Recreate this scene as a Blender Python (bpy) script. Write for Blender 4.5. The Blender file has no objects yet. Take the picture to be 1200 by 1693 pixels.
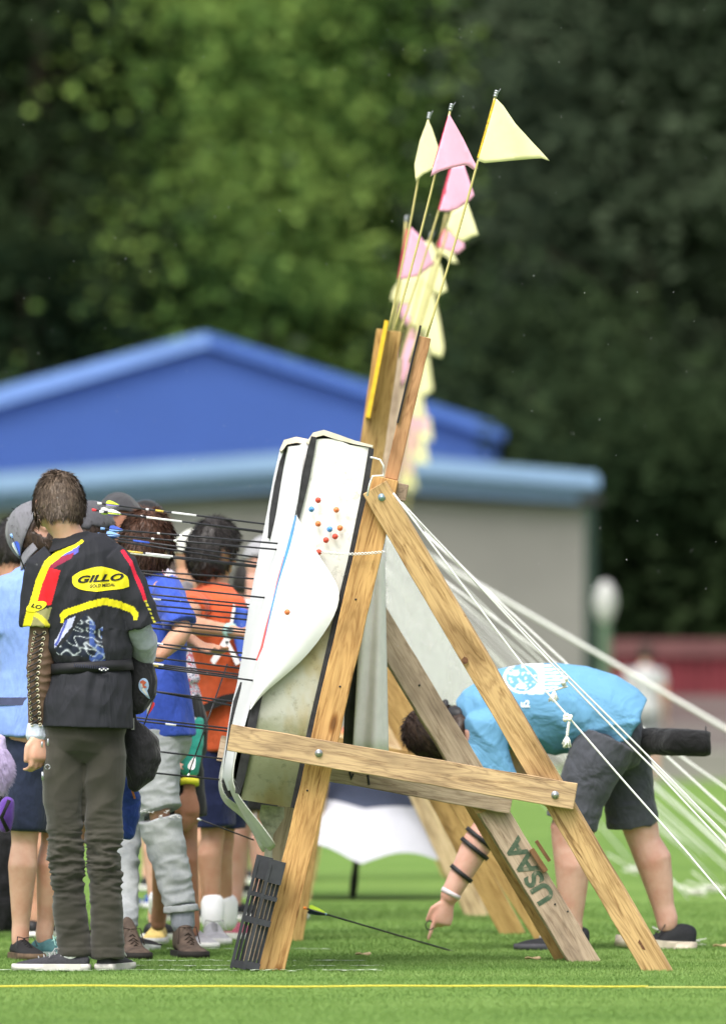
import bpy, bmesh, math, random
import numpy as np
from mathutils import Vector, Matrix, noise
from mathutils.bvhtree import BVHTree
R = math.radians
sc = bpy.context.scene
# ---------------------------------------------------------------- camera
FPX, EYE, HZ = 14040.0, 0.96, 1156.0      # focal length in photo pixels, lens height, horizon row
cam_d = bpy.data.cameras.new('camera'); cam = bpy.data.objects.new('camera', cam_d)
sc.collection.objects.link(cam); sc.camera = cam
cam.location = (0, 0, EYE); cam.rotation_euler = (R(90), 0, 0)
cam_d.sensor_fit = 'VERTICAL'; cam_d.sensor_height = 36.0; cam_d.lens = FPX / 1693 * 36
cam_d.shift_y = (HZ - 846.5) / 1693; cam_d.clip_start = 1; cam_d.clip_end = 900
cam_d.dof.use_dof = True; cam_d.dof.focus_distance = 30.15; cam_d.dof.aperture_fstop = 3.3
# ---------------------------------------------------------------- world, sun, exposure
w = bpy.data.worlds.new("World"); sc.world = w; w.use_nodes = True
nt = w.node_tree; bg = nt.nodes['Background']
sky = nt.nodes.new('ShaderNodeTexSky'); sky.sky_type = 'NISHITA'; sky.sun_disc = False
sky.sun_elevation = R(58); sky.sun_rotation = R(200); sky.air_density = 1.0; sky.dust_density = 5.0; sky.ozone_density = 0.6
hs_ = nt.nodes.new('ShaderNodeHueSaturation'); hs_.inputs['Saturation'].default_value = .4   # overcast: nearly grey sky
nt.links.new(sky.outputs[0], hs_.inputs['Color']); nt.links.new(hs_.outputs[0], bg.inputs[0]); bg.inputs[1].default_value = 0.15
sun_d = bpy.data.lights.new('sun', 'SUN'); sun = bpy.data.objects.new('sun', sun_d); sc.collection.objects.link(sun)
sun_d.energy = 1.0; sun_d.angle = R(30); sun_d.color = (1.0, 0.96, 0.9)
# sky sun_rotation 200deg: sun direction (sin, cos) -> behind and left of the camera
sd = Vector((math.sin(R(200)) * math.cos(R(58)), math.cos(R(200)) * math.cos(R(58)), math.sin(R(58))))
sun.rotation_euler = sd.to_track_quat('Z', 'Y').to_euler()
sc.view_settings.view_transform = 'Standard'; sc.view_settings.look = 'None'
sc.view_settings.exposure = 0.95; sc.view_settings.gamma = 1
sc.cycles.use_denoising = True
sc.cycles.max_bounces = 6; sc.cycles.transparent_max_bounces = 8
# ---------------------------------------------------------------- helpers
def P(px, py, d): return Vector(((px - 600) * d / FPX, d, EYE - (py - HZ) * d / FPX))
def link(o): sc.collection.objects.link(o); return o
def tag(o, label=None, cat=None, group=None, kind=None):
    if label: o['label'] = label
    if cat: o['category'] = cat
    if group: o['group'] = group
    if kind: o['kind'] = kind
    return o
def thing(name, loc, label, cat, group=None):
    o = bpy.data.objects.new(name, None); o.empty_display_size = 0.1; link(o); o.location = loc
    return tag(o, label, cat, group)
def worldloc(o):
    l = Vector(o.location)
    while o.parent: o = o.parent; l += Vector(o.location)
    return l
def put(name, me, mat, parent=None, smooth=False, origin=None):
    """mesh given in world coordinates; origin = object's own place"""
    base = worldloc(parent) if parent else Vector((0, 0, 0))
    org = Vector(origin) if origin is not None else (base if parent else Vector((0, 0, 0)))
    me.transform(Matrix.Translation(-org))
    o = bpy.data.objects.new(name, me); link(o)
    o.location = org - base
    if parent: o.parent = parent
    if mat is not None:
        if isinstance(mat, (list, tuple)):
            for m in mat: me.materials.append(m)
        elif len(me.materials) == 0: me.materials.append(mat)
    if smooth: me.polygons.foreach_set('use_smooth', [True] * len(me.polygons))
    return o
def bm2me(bm, name='m', nrm=True):
    if nrm: bmesh.ops.recalc_face_normals(bm, faces=bm.faces[:])
    me = bpy.data.meshes.new(name); bm.to_mesh(me); bm.free(); return me
def pydata(verts, faces):
    me = bpy.data.meshes.new('m'); me.from_pydata([tuple(v) for v in verts], [], faces); me.update(); return me
def np_mesh(V, Fc):
    me = bpy.data.meshes.new('m'); n = Fc.shape[1]
    me.vertices.add(len(V)); me.vertices.foreach_set('co', V.astype(np.float32).ravel())
    me.loops.add(Fc.size); me.loops.foreach_set('vertex_index', Fc.astype(np.int32).ravel())
    me.polygons.add(len(Fc)); me.polygons.foreach_set('loop_start', np.arange(0, Fc.size, n, dtype=np.int32))
    me.polygons.foreach_set('loop_total', np.full(len(Fc), n, dtype=np.int32)); me.update(); me.validate(); return me
def loft(bm, rings, W=(1, 0, 0), n=20, round_ends=True, closed=False):
    """rings: (centre, ra, rb); ra along W-ish axis, rb across"""
    W = Vector(W)
    R_ = [(Vector(c), a, b) for c, a, b in rings]
    if round_ends and len(R_) > 1:
        c0, a0, b0 = R_[0]; t = (c0 - R_[1][0]).normalized(); m = min(a0, b0)
        pre = [(c0 + t * m * .75, a0 * .45, b0 * .45), (c0 + t * m * .42, a0 * .82, b0 * .82)]
        c1, a1, b1 = R_[-1]; t = (c1 - R_[-2][0]).normalized(); m = min(a1, b1)
        R_ = pre + R_ + [(c1 + t * m * .42, a1 * .82, b1 * .82), (c1 + t * m * .75, a1 * .45, b1 * .45)]
    vs = []
    for i, (c, a, b) in enumerate(R_):
        t = (R_[min(i + 1, len(R_) - 1)][0] - R_[max(i - 1, 0)][0])
        t = t.normalized() if t.length > 1e-9 else Vector((0, 0, 1))
        u = W - t * t.dot(W)
        if u.length < 1e-4: u = t.orthogonal()
        u.normalize(); v = t.cross(u)
        vs.append([bm.verts.new(c + u * a * math.cos(k * 2 * math.pi / n) + v * b * math.sin(k * 2 * math.pi / n)) for k in range(n)])
    for i in range(len(vs) - 1):
        for k in range(n): bm.faces.new((vs[i][k], vs[i][(k + 1) % n], vs[i + 1][(k + 1) % n], vs[i + 1][k]))
    bm.faces.new(vs[0][::-1]); bm.faces.new(vs[-1])
def limb(bm, pts, n=14, W=(1, 0, 0), flat=False): loft(bm, [(p, r, r) for p, r in pts], W, n, not flat)
def blob(bm, c, rx, ry, rz, X=(1, 0, 0), Y=(0, 1, 0), Z=(0, 0, 1), sub=3, fn=None):
    g = bmesh.ops.create_icosphere(bm, subdivisions=sub, radius=1)
    X, Y, Z, c = Vector(X), Vector(Y), Vector(Z), Vector(c)
    for v in g['verts']:
        p = v.co.copy()
        if fn: p = fn(p)
        v.co = c + X * p.x * rx + Y * p.y * ry + Z * p.z * rz
    return g['verts']
def box(bm, c, sx, sy, sz, X=(1, 0, 0), Y=(0, 1, 0), Z=(0, 0, 1)):
    X, Y, Z, c = Vector(X), Vector(Y), Vector(Z), Vector(c)
    v = [bm.verts.new(c + X * sx * a / 2 + Y * sy * b / 2 + Z * sz * e / 2) for a, b, e in
         [(-1,-1,-1),(1,-1,-1),(1,1,-1),(-1,1,-1),(-1,-1,1),(1,-1,1),(1,1,1),(-1,1,1)]]
    for f in [(0,3,2,1),(4,5,6,7),(0,1,5,4),(1,2,6,5),(2,3,7,6),(3,0,4,7)]: bm.faces.new([v[i] for i in f])
def extrude_poly(bm, pts, dv):
    """pts list of world vectors (front), extruded by dv"""
    dv = Vector(dv); a = [bm.verts.new(p) for p in pts]; b = [bm.verts.new(Vector(p) + dv) for p in pts]
    bm.faces.new(a); bm.faces.new(b[::-1])
    for i in range(len(pts)):
        j = (i + 1) % len(pts); bm.faces.new((a[i], b[i], b[j], a[j]))
def tube(name, pts, r, mat, parent=None, n=8, origin=None, r2=None):
    bm = bmesh.new(); m = len(pts)
    loft(bm, [(p, r + ((r2 or r) - r) * i / (m - 1), r + ((r2 or r) - r) * i / (m - 1)) for i, p in enumerate(pts)], Vector((0.13, .31, .94)), n, False)
    return put(name, bm2me(bm), mat, parent, True, origin)
def fuse(bm, voxel, it=4, disp=None, col=None, fac=.5):
    """union of closed lumps -> one continuous skin"""
    me = bm2me(bm); o = bpy.data.objects.new('tmp', me); link(o)
    m = o.modifiers.new('r', 'REMESH'); m.mode = 'VOXEL'; m.voxel_size = voxel
    s = o.modifiers.new('s', 'SMOOTH'); s.factor = fac; s.iterations = it
    dg = bpy.context.evaluated_depsgraph_get(); out = bpy.data.meshes.new_from_object(o.evaluated_get(dg))
    bpy.data.objects.remove(o); bpy.data.meshes.remove(me)
    N = len(out.vertices); co = np.empty(N * 3, np.float32); out.vertices.foreach_get('co', co); co = co.reshape(-1, 3)
    if disp:
        no = np.empty(N * 3, np.float32); out.vertex_normals.foreach_get('vector', no); no = no.reshape(-1, 3)
        dd = np.array([disp(Vector(c)) for c in co], np.float32)
        co2 = co + no * dd[:, None]
    else: co2 = co
    if col:
        at = out.color_attributes.new('Col', 'FLOAT_COLOR', 'POINT')
        cc = np.ones((N, 4), np.float32)
        cc[:, :3] = [col(Vector(c)) for c in co]
        at.data.foreach_set('color', cc.ravel())
    out.vertices.foreach_set('co', co2.ravel()); out.update()
    out.polygons.foreach_set('use_smooth', [True] * len(out.polygons))
    return out
def lerp(a, b, t): return Vector(a) * (1 - t) + Vector(b) * t
def fbm(p, f=1.0, o=2): return noise.fractal(Vector(p) * f, 1.0, 2.0, o, noise_basis='PERLIN_ORIGINAL')
def inpoly(x, y, poly):
    c = False; j = len(poly) - 1
    for i in range(len(poly)):
        xi, yi = poly[i]; xj, yj = poly[j]
        if (yi > y) != (yj > y) and x < (xj - xi) * (y - yi) / (yj - yi) + xi: c = not c
        j = i
    return c
def dline(x, y, pl):
    b = 1e9
    for (x0, y0), (x1, y1) in zip(pl, pl[1:]):
        dx, dy = x1 - x0, y1 - y0; t = max(0, min(1, ((x - x0) * dx + (y - y0) * dy) / (dx * dx + dy * dy)))
        b = min(b, math.hypot(x - x0 - t * dx, y - y0 - t * dy))
    return b
# ---------------------------------------------------------------- materials
def newmat(name):
    m = bpy.data.materials.new(name); m.use_nodes = True; nt = m.node_tree
    b = nt.nodes['Principled BSDF']; b.inputs['Specular IOR Level'].default_value = .3
    return m, nt, b
def N(nt, t, **k):
    n = nt.nodes.new(t)
    for a, v in k.items(): setattr(n, a, v)
    return n
def noise_n(nt, scale, detail=3, vec=None, rough=.55, dist=0):
    n = N(nt, 'ShaderNodeTexNoise'); n.inputs['Scale'].default_value = scale; n.inputs['Detail'].default_value = detail
    n.inputs['Roughness'].default_value = rough; n.inputs['Distortion'].default_value = dist
    if vec is not None: nt.links.new(vec, n.inputs['Vector'])
    return n
def ramp(nt, fac, stops):
    r = N(nt, 'ShaderNodeValToRGB'); nt.links.new(fac, r.inputs[0]); e = r.color_ramp.elements
    while len(e) > 1: e.remove(e[-1])
    e[0].position = stops[0][0]; e[0].color = (*stops[0][1], 1)
    for p, c in stops[1:]: x = e.new(p); x.color = (*c, 1)
    return r
def mapping(nt, scale, kind='Object'):
    t = N(nt, 'ShaderNodeTexCoord'); m = N(nt, 'ShaderNodeMapping'); m.inputs['Scale'].default_value = scale
    nt.links.new(t.outputs[kind], m.inputs['Vector']); return m.outputs[0]
def bump(nt, b, h, strength=.3, dist=.01):
    n = N(nt, 'ShaderNodeBump'); n.inputs['Strength'].default_value = strength; n.inputs['Distance'].default_value = dist
    nt.links.new(h, n.inputs['Height']); nt.links.new(n.outputs[0], b.inputs['Normal'])
def c3(c, k): return tuple(max(0, min(1, x * k)) for x in c)
_mc = {}
def plain(name, c, rough=.6, metal=0, var=.15, scale=30, bumpk=.1):
    if name in _mc: return _mc[name]
    m, nt, b = newmat(name); b.inputs['Roughness'].default_value = rough; b.inputs['Metallic'].default_value = metal
    n = noise_n(nt, scale, 4, mapping(nt, (1, 1, 1)))
    r = ramp(nt, n.outputs[0], [(.3, c3(c, 1 - var)), (.7, c3(c, 1 + var))]); nt.links.new(r.outputs[0], b.inputs[0])
    if bumpk: bump(nt, b, n.outputs[0], bumpk, .004)
    _mc[name] = m; return m
def cloth(name, c, var=.16, fold=(9, 9, 3), k=.55, rough=.85, fine=260):
    """woven fabric: broad soft folds plus weave"""
    if name in _mc: return _mc[name]
    m, nt, b = newmat(name); b.inputs['Roughness'].default_value = rough; b.inputs['Specular IOR Level'].default_value = .15
    b.inputs['Sheen Weight'].default_value = .15
    n1 = noise_n(nt, 1, 3, mapping(nt, fold), dist=.6); n2 = noise_n(nt, fine, 1, mapping(nt, (1, 1, 1)))
    n3 = noise_n(nt, 60, 3, mapping(nt, (1, 1, 1)))
    r = ramp(nt, n3.outputs[0], [(.3, c3(c, 1 - var)), (.7, c3(c, 1 + var))]); nt.links.new(r.outputs[0], b.inputs[0])
    a = N(nt, 'ShaderNodeMath', operation='MULTIPLY_ADD'); nt.links.new(n2.outputs[0], a.inputs[0]); a.inputs[1].default_value = .02
    nt.links.new(n1.outputs[0], a.inputs[2]); bump(nt, b, a.outputs[0], k, .05)
    _mc[name] = m; return m
def painted(name, rough=.8, fold=(9, 9, 3), k=.45):
    m, nt, b = newmat(name); b.inputs['Roughness'].default_value = rough; b.inputs['Specular IOR Level'].default_value = .2
    a = N(nt, 'ShaderNodeAttribute', attribute_name='Col'); nt.links.new(a.outputs['Color'], b.inputs[0])
    n1 = noise_n(nt, 1, 3, mapping(nt, fold), dist=.6); bump(nt, b, n1.outputs[0], k, .05); return m
def skinm(name, c):
    m, nt, b = newmat(name); b.inputs['Roughness'].default_value = .5
    n = noise_n(nt, 14, 4, mapping(nt, (1, 1, 1))); n2 = noise_n(nt, 160, 2, mapping(nt, (1, 1, 1)))
    r = ramp(nt, n.outputs[0], [(.3, (c[0] * .88, c[1] * .74, c[2] * .7)), (.6, c), (.8, c3(c, 1.1))])
    nt.links.new(r.outputs[0], b.inputs[0]); bump(nt, b, n2.outputs[0], .12, .002)
    b.inputs['Subsurface Weight'].default_value = .12; b.inputs['Subsurface Radius'].default_value = (.02, .008, .004); return m
def wood(name, a, c, knot=True, grey=0., seed=0):
    """grain runs along the board's own X"""
    m, nt, b = newmat(name); b.inputs['Roughness'].default_value = .72; b.inputs['Specular IOR Level'].default_value = .2
    tc = N(nt, 'ShaderNodeTexCoord'); oi = N(nt, 'ShaderNodeObjectInfo')
    off = N(nt, 'ShaderNodeVectorMath', operation='MULTIPLY_ADD'); nt.links.new(tc.outputs['Object'], off.inputs[0]); off.inputs[1].default_value = (1, 1, 1)
    cmb = N(nt, 'ShaderNodeCombineXYZ'); mm = N(nt, 'ShaderNodeMath', operation='MULTIPLY'); nt.links.new(oi.outputs['Random'], mm.inputs[0]); mm.inputs[1].default_value = 37 + seed
    nt.links.new(mm.outputs[0], cmb.inputs[0]); nt.links.new(mm.outputs[0], cmb.inputs[2]); nt.links.new(cmb.outputs[0], off.inputs[2])
    def mp(s):
        q = N(nt, 'ShaderNodeMapping'); q.inputs['Scale'].default_value = s; nt.links.new(off.outputs[0], q.inputs['Vector']); return q.outputs[0]
    n1 = noise_n(nt, 1, 4, mp((1.6, 14, 16)), dist=.9)         # cathedral figure
    wv = N(nt, 'ShaderNodeMath', operation='MULTIPLY'); nt.links.new(n1.outputs[0], wv.inputs[0]); wv.inputs[1].default_value = 58
    sn = N(nt, 'ShaderNodeMath', operation='SINE'); nt.links.new(wv.outputs[0], sn.inputs[0])
    r0_ = N(nt, 'ShaderNodeMapRange'); nt.links.new(sn.outputs[0], r0_.inputs[0]); r0_.inputs[1].default_value = -1
    r1 = N(nt, 'ShaderNodeMath', operation='POWER'); nt.links.new(r0_.outputs[0], r1.inputs[0]); r1.inputs[1].default_value = .5
    n2 = noise_n(nt, 1, 5, mp((5, 190, 220)), rough=.7)       # fine fibres
    n3 = noise_n(nt, 1, 3, mp((3.2, 9, 9)))                   # broad stains
    mx = N(nt, 'ShaderNodeMath', operation='MULTIPLY_ADD'); nt.links.new(r1.outputs[0], mx.inputs[0]); mx.inputs[1].default_value = .42
    sc2 = N(nt, 'ShaderNodeMath', operation='MULTIPLY'); nt.links.new(n2.outputs[0], sc2.inputs[0]); sc2.inputs[1].default_value = .85
    nt.links.new(sc2.outputs[0], mx.inputs[2])
    col = ramp(nt, mx.outputs[0], [(.2, a), (.85, c)])
    st = ramp(nt, n3.outputs[0], [(.32, (.42, .38, .34)), (.42, (.75, .72, .7)), (.52, (.97, .96, .95)), (.75, (1.1, 1.1, 1.1))])
    mul = N(nt, 'ShaderNodeMixRGB', blend_type='MULTIPLY'); mul.inputs[0].default_value = .8
    nt.links.new(col.outputs[0], mul.inputs[1]); nt.links.new(st.outputs[0], mul.inputs[2]); out = mul.outputs[0]
    n5 = noise_n(nt, 1, 5, mp((4, 42, 46)), rough=.7, dist=.6); cr_ = ramp(nt, n5.outputs[0], [(.34, (.28, .22, .18)), (.4, (.7, .64, .58)), (.47, (1, 1, 1))])
    mc_ = N(nt, 'ShaderNodeMixRGB', blend_type='MULTIPLY'); mc_.inputs[0].default_value = .8; nt.links.new(out, mc_.inputs[1]); nt.links.new(cr_.outputs[0], mc_.inputs[2]); out = mc_.outputs[0]
    if knot:
        vo = N(nt, 'ShaderNodeTexVoronoi'); vo.inputs['Scale'].default_value = 1; nt.links.new(mp((2.4, .01, 7)), vo.inputs['Vector'])
        kr = ramp(nt, vo.outputs['Distance'], [(0, (.12, .06, .03)), (.05, (.2, .1, .05)), (.075, (.5, .36, .24)), (.12, (1, 1, 1))])
        m2 = N(nt, 'ShaderNodeMixRGB', blend_type='MULTIPLY'); m2.inputs[0].default_value = .85
        nt.links.new(out, m2.inputs[1]); nt.links.new(kr.outputs[0], m2.inputs[2]); out = m2.outputs[0]
    if grey:
        g = N(nt, 'ShaderNodeMixRGB'); g.inputs[2].default_value = (.33, .28, .23, 1)
        gr = ramp(nt, n3.outputs[0], [(.3, (grey,) * 3), (.7, (grey * .5,) * 3)]); nt.links.new(gr.outputs[0], g.inputs[0]); nt.links.new(out, g.inputs[1]); out = g.outputs[0]
    nt.links.new(out, b.inputs[0]); bump(nt, b, n2.outputs[0], .35, .003); return m
W_pine = wood('pine_wood', (.31, .18, .078), (.62, .415, .2))
W_cross = wood('stained_pine_wood', (.25, .155, .078), (.6, .42, .225), grey=.2, seed=21)
W_pine2 = wood('warm_pine_wood', (.35, .18, .062), (.6, .365, .145), seed=5)
W_grey = wood('weathered_wood', (.27, .19, .125), (.56, .43, .31), grey=.22, seed=9)
W_red = wood('red_brown_board_wood', (.3, .15, .07), (.5, .28, .14), seed=3)
W_yel = wood('yellow_board_wood', (.3, .18, .06), (.5, .33, .13), seed=13)
W_pale = wood('pale_pine_wood', (.5, .36, .2), (.72, .56, .36), seed=17)
M_white_rope = plain('white_rope_fibre', (.8, .8, .78), .8, var=.1, scale=300)
M_steel = plain('galvanised_steel', (.45, .47, .5), .35, .8, scale=80)
M_black = plain('black_plastic', (.02, .02, .022), .5)
M_paper = plain('white_target_paper', (.82, .82, .84), .6, var=.02, scale=7, bumpk=.9)
SK1 = skinm('fair_skin', (.62, .38, .28)); SK2 = skinm('tanned_skin', (.52, .3, .2)); SK3 = skinm('pink_skin', (.68, .41, .33))
SK4 = skinm('brown_skin', (.4, .2, .13))
# ================================================================ SETTING
# turf sheet
m_turf, nt, b = newmat('mown_turf'); b.inputs['Roughness'].default_value = .9; b.inputs['Specular IOR Level'].default_value = .1
v1 = mapping(nt, (1, 1, 1)); nb = noise_n(nt, 60, 4, v1); nl = noise_n(nt, .35, 3, mapping(nt, (.6, 1.6, 1)))
nm = noise_n(nt, 2.2, 4, mapping(nt, (.35, 1.6, 1)))
ad = N(nt, 'ShaderNodeMath', operation='MULTIPLY_ADD'); nt.links.new(nb.outputs[0], ad.inputs[0]); ad.inputs[1].default_value = .4
a2 = N(nt, 'ShaderNodeMath', operation='MULTIPLY_ADD'); nt.links.new(nl.outputs[0], a2.inputs[0]); a2.inputs[1].default_value = .45
mm_ = N(nt, 'ShaderNodeMath', operation='MULTIPLY'); nt.links.new(nm.outputs[0], mm_.inputs[0]); mm_.inputs[1].default_value = .3
nt.links.new(mm_.outputs[0], ad.inputs[2]); nt.links.new(ad.outputs[0], a2.inputs[2])
r = ramp(nt, a2.outputs[0], [(.38, (.06, .125, .022)), (.52, (.115, .205, .042)), (.7, (.17, .27, .065))]); nt.links.new(r.outputs[0], b.inputs[0])
bump(nt, b, nb.outputs[0], .6, .02)
xs = [-140, -40, -10, -3, 3, 10, 40, 140]; ys = [4, 15, 24, 34, 50, 80, 120, 210]
ground = put('ground', pydata([(x, y, 0) for y in ys for x in xs], [(j * 8 + i, j * 8 + i + 1, j * 8 + i + 9, j * 8 + i + 8) for j in range(7) for i in range(7)]), m_turf)
tag(ground, kind='structure')
# mown grass blades where the lens is sharp enough to show them
rng = np.random.default_rng(7)
def blades(n, y0, y1, hgt, wd):
    y = rng.uniform(y0, y1, n); hw = 600 * y / FPX * 1.15; x = rng.uniform(-1, 1, n) * hw
    a = rng.uniform(0, math.pi, n); h = hgt * rng.uniform(.5, 1.2, n); lx, ly = rng.normal(0, .5, (2, n)) * h
    V = np.zeros((n, 3, 3)); dx, dy = np.cos(a) * wd, np.sin(a) * wd * .5
    V[:, 0] = np.stack([x - dx, y - dy, np.zeros(n)], 1); V[:, 1] = np.stack([x + dx, y + dy, np.zeros(n)], 1)
    V[:, 2] = np.stack([x + lx, y + ly, h], 1); return V
V = np.concatenate([blades(80000, 25.0, 29.4, .008, .0013), blades(130000, 29.4, 33.5, .010, .0015), blades(60000, 33.5, 40, .012, .0022)])
m_bl, nt, b = newmat('grass_blade'); b.inputs['Roughness'].default_value = .6
nn = noise_n(nt, 90, 2, mapping(nt, (1, 1, 1))); n4 = noise_n(nt, .9, 3, mapping(nt, (.5, 1.6, 1)))
mx = N(nt, 'ShaderNodeMath', operation='MULTIPLY_ADD'); nt.links.new(nn.outputs[0], mx.inputs[0]); mx.inputs[1].default_value = .5
m5 = N(nt, 'ShaderNodeMath', operation='MULTIPLY'); m5.inputs[1].default_value = .5; nt.links.new(n4.outputs[0], m5.inputs[0]); nt.links.new(m5.outputs[0], mx.inputs[2])
r = ramp(nt, mx.outputs[0], [(.35, (.07, .145, .025)), (.5, (.13, .23, .048)), (.68, (.21, .31, .085))]); nt.links.new(r.outputs[0], b.inputs[0])
tag(put('grass', np_mesh(V.reshape(-1, 3), np.arange(len(V) * 3).reshape(-1, 3)), m_bl), kind='stuff')
# worn white paint left on the turf, broken into short dashes
m_wp = plain('chalk_paint', (.42, .5, .36), .9, scale=120, var=.25)
bm = bmesh.new(); rnd = random.Random(3)
for (y0, x0, x1, dn, wd) in [(29.85, -1.28, .06, 90, .02), (30.35, -.9, .1, 40, .012), (30.95, -.85, .05, 44, .012), (32.4, -.75, -.1, 30, .012)]:
    for _ in range(dn):
        x = rnd.uniform(x0, x1); y = y0 + rnd.gauss(0, wd * 2.2); l = rnd.uniform(.006, .035); q = rnd.uniform(.004, .014)
        vs = [bm.verts.new((x + l * math.cos(k * 1.047) * rnd.uniform(.6, 1), y + q * math.sin(k * 1.047) * 2.5 * rnd.uniform(.6, 1), .009)) for k in range(6)]; bm.faces.new(vs)
tag(put('painted_line', bm2me(bm), m_wp), kind='structure')
# yellow string on the ground
def zr(x): return .013 + .0012 * math.sin(x * 5) + .0008 * math.sin(x * 13 + 1)
pts = [Vector((x, 28.02, zr(x))) for x in np.linspace(-1.6, .94, 60)]
s = tube('ground_string', pts, .0032, plain('yellow_cord', (.62, .54, .07), .7, scale=200)); tag(s, 'bright yellow cord stretched along the turf in front of the target stand', 'cord')
pts = [Vector((x, 28.0, zr(x) * .8)) for x in np.linspace(.93, 1.7, 20)]
s = tube('ground_string', pts, .0032, plain('faded_yellow_cord', (.5, .5, .14), .8, scale=200)); tag(s, 'faded end of the ground cord lying in the grass at the right', 'cord')
# ------------------------------------------------ clubhouse with blue roof
m_wall = plain('grey_render_wall', (.2, .192, .182), .9, var=.16, scale=.45, bumpk=.1)
m_blue = plain('blue_metal_cladding', (.058, .125, .37), .5, var=.06, scale=.5)
m_lblue = plain('pale_blue_fascia', (.2, .31, .5), .5, var=.1, scale=.8)
m_lroof = plain('light_blue_roof_sheet', (.16, .27, .55), .45, var=.1, scale=.6)
m_dark = plain('dark_opening', (.03, .035, .04), .5)
hall = thing('sports_hall', P(420, 1268, 126), 'large blue gabled sports hall rising behind the grey block', 'building')
D = 128
def gable(px, D0, D1): 
    bm = bmesh.new(); extrude_poly(bm, [P(x, y, D0) for x, y in px], (0, D1 - D0, 0)); return bm2me(bm)
put('wall', gable([(-260, 1267), (-260, 745), (335, 578), (822, 722), (822, 1267)], 127, 150), m_blue, hall)
bm = bmesh.new()
extrude_poly(bm, [P(-300, 722, 126.8), P(333, 551, 126.8), P(345, 551, 126.8), P(345, 572, 126.8), P(330, 574, 126.8), P(-300, 758, 126.8)], (0, 24, 0))
roof = put('roof', bm2me(bm), m_lroof, hall)
bm = bmesh.new()
extrude_poly(bm, [P(345, 551, 126.8), P(834, 706, 126.8), P(834, 728, 126.8), P(345, 572, 126.8)], (0, 24, 0))
put('roof', bm2me(bm), m_blue, hall)
bm = bmesh.new()
for x in np.arange(-255, 820, 9.0):
    top = 758 + (x + 300) * (574 - 758) / 630 if x < 330 else 572 + (x - 345) * (728 - 572) / 489
    if top < 1100: box(bm, (P(x, 900, 126.97)).to_tuple()[:2] + ((P(0, top + 6, 127).z + P(0, 1000, 127).z) / 2,), .02, .05, P(0, top + 6, 127).z - P(0, 1000, 127).z)
put('cladding_rib', bm2me(bm), m_blue, hall)['kind'] = 'stuff'
blk = thing('clubhouse', P(500, 1268, 118), 'low grey rendered clubhouse with pale blue fascia in front of the blue hall', 'building')
put('wall', gable([(-300, 1276), (-300, 850), (560, 818), (966, 838), (966, 1276)], 117, 124.8), m_wall, blk)
bm = bmesh.new(); extrude_poly(bm, [P(-320, 805, 116.6), P(560, 742, 116.6), P(984, 782, 116.6), P(990, 790, 116.6), P(990, 806, 116.6), P(560, 774, 116.6), P(-320, 838, 116.6)], (0, 10.2, 0))
fa = put('fascia', bm2me(bm), m_lblue, blk)
bm = bmesh.new(); extrude_poly(bm, [P(-320, 839, 116.75), P(560, 775, 116.75), P(986, 807, 116.75), P(980, 832, 116.75), P(560, 806, 116.75), P(-320, 858, 116.75)], (0, 9.5, 0))
put('gutter', bm2me(bm), plain('blue_grey_gutter', (.13, .2, .33), .5), blk)
bm = bmesh.new()
pass

pole = thing('floodlight_post', P(980, 1268, 112), 'slim dark post at the corner of the grey clubhouse', 'post')
bm = bmesh.new(); loft(bm, [(P(975, 1266, 112), .09, .09), (P(975, 830, 112), .07, .07)], round_ends=False); put('shaft', bm2me(bm), plain('dark_green_post', (.02, .04, .03), .7), pole)
bm = bmesh.new(); box(bm, P(975, 826, 112), .3, .2, .12); put('cap', bm2me(bm), M_black, pole)
# white headed sign post
sp = thing('marker_post', P(1000, 1290, 100), 'green post with rounded white head beside the red container', 'post')
bm = bmesh.new(); loft(bm, [(P(1000, 1290, 100), .07, .07), (P(1000, 1020, 100), .07, .07)]); put('shaft', bm2me(bm), plain('moss_green_post', (.1, .15, .1), .7), sp)
bm = bmesh.new(); blob(bm, P(1000, 998, 100), .135, .12, .27, fn=lambda p: Vector((p.x * (1 - .2 * max(0, -p.z)), p.y, p.z))); put('head', bm2me(bm), plain('white_lamp_head', (.42, .42, .41), .5), sp, True)
# red container and concrete terrace at right
rc = thing('red_container', P(1150, 1200, 108), 'long dark red container with a brownish roof behind the field', 'container')
bm = bmesh.new(); box(bm, P(1200, 1118, 109) , 3.0, 2.4, .62); put('body', bm2me(bm), plain('dark_red_paint', (.17, .03, .038), .7, var=.35, scale=1.5), rc)
bm = bmesh.new(); box(bm, P(1200, 1072, 109), 3.1, 2.6, .22); put('roof', bm2me(bm), plain('brown_red_roof', (.12, .05, .05), .7, var=.2, scale=2), rc)
bm = bmesh.new()
for px in range(1020, 1400, 22): box(bm, P(px, 1120, 107.7), .03, .05, .5)
put('rib', bm2me(bm), plain('deep_red_paint', (.2, .03, .04), .6), rc)['kind'] = 'stuff'
tr = thing('concrete_terrace', P(1180, 1268, 100), 'low grey concrete terrace steps below the red container', 'terrace')
for i, (y0, y1, d) in enumerate([(1150, 1195, 106), (1195, 1240, 103), (1240, 1300, 100)]):
    zc0, zc1 = P(0, y0, d).z, max(0.0, P(0, y1, d).z)
    bm = bmesh.new(); box(bm, (P(1300, 0, d).x, d + 1.5, (zc0 + 0) / 2), 4.9, 3.0 - .01 * i, zc0)
    put('step', bm2me(bm), plain('concrete_%d' % i, [(.15, .115, .11), (.17, .15, .14), (.22, .21, .19)][i], .9, scale=1.5), tr)
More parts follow.
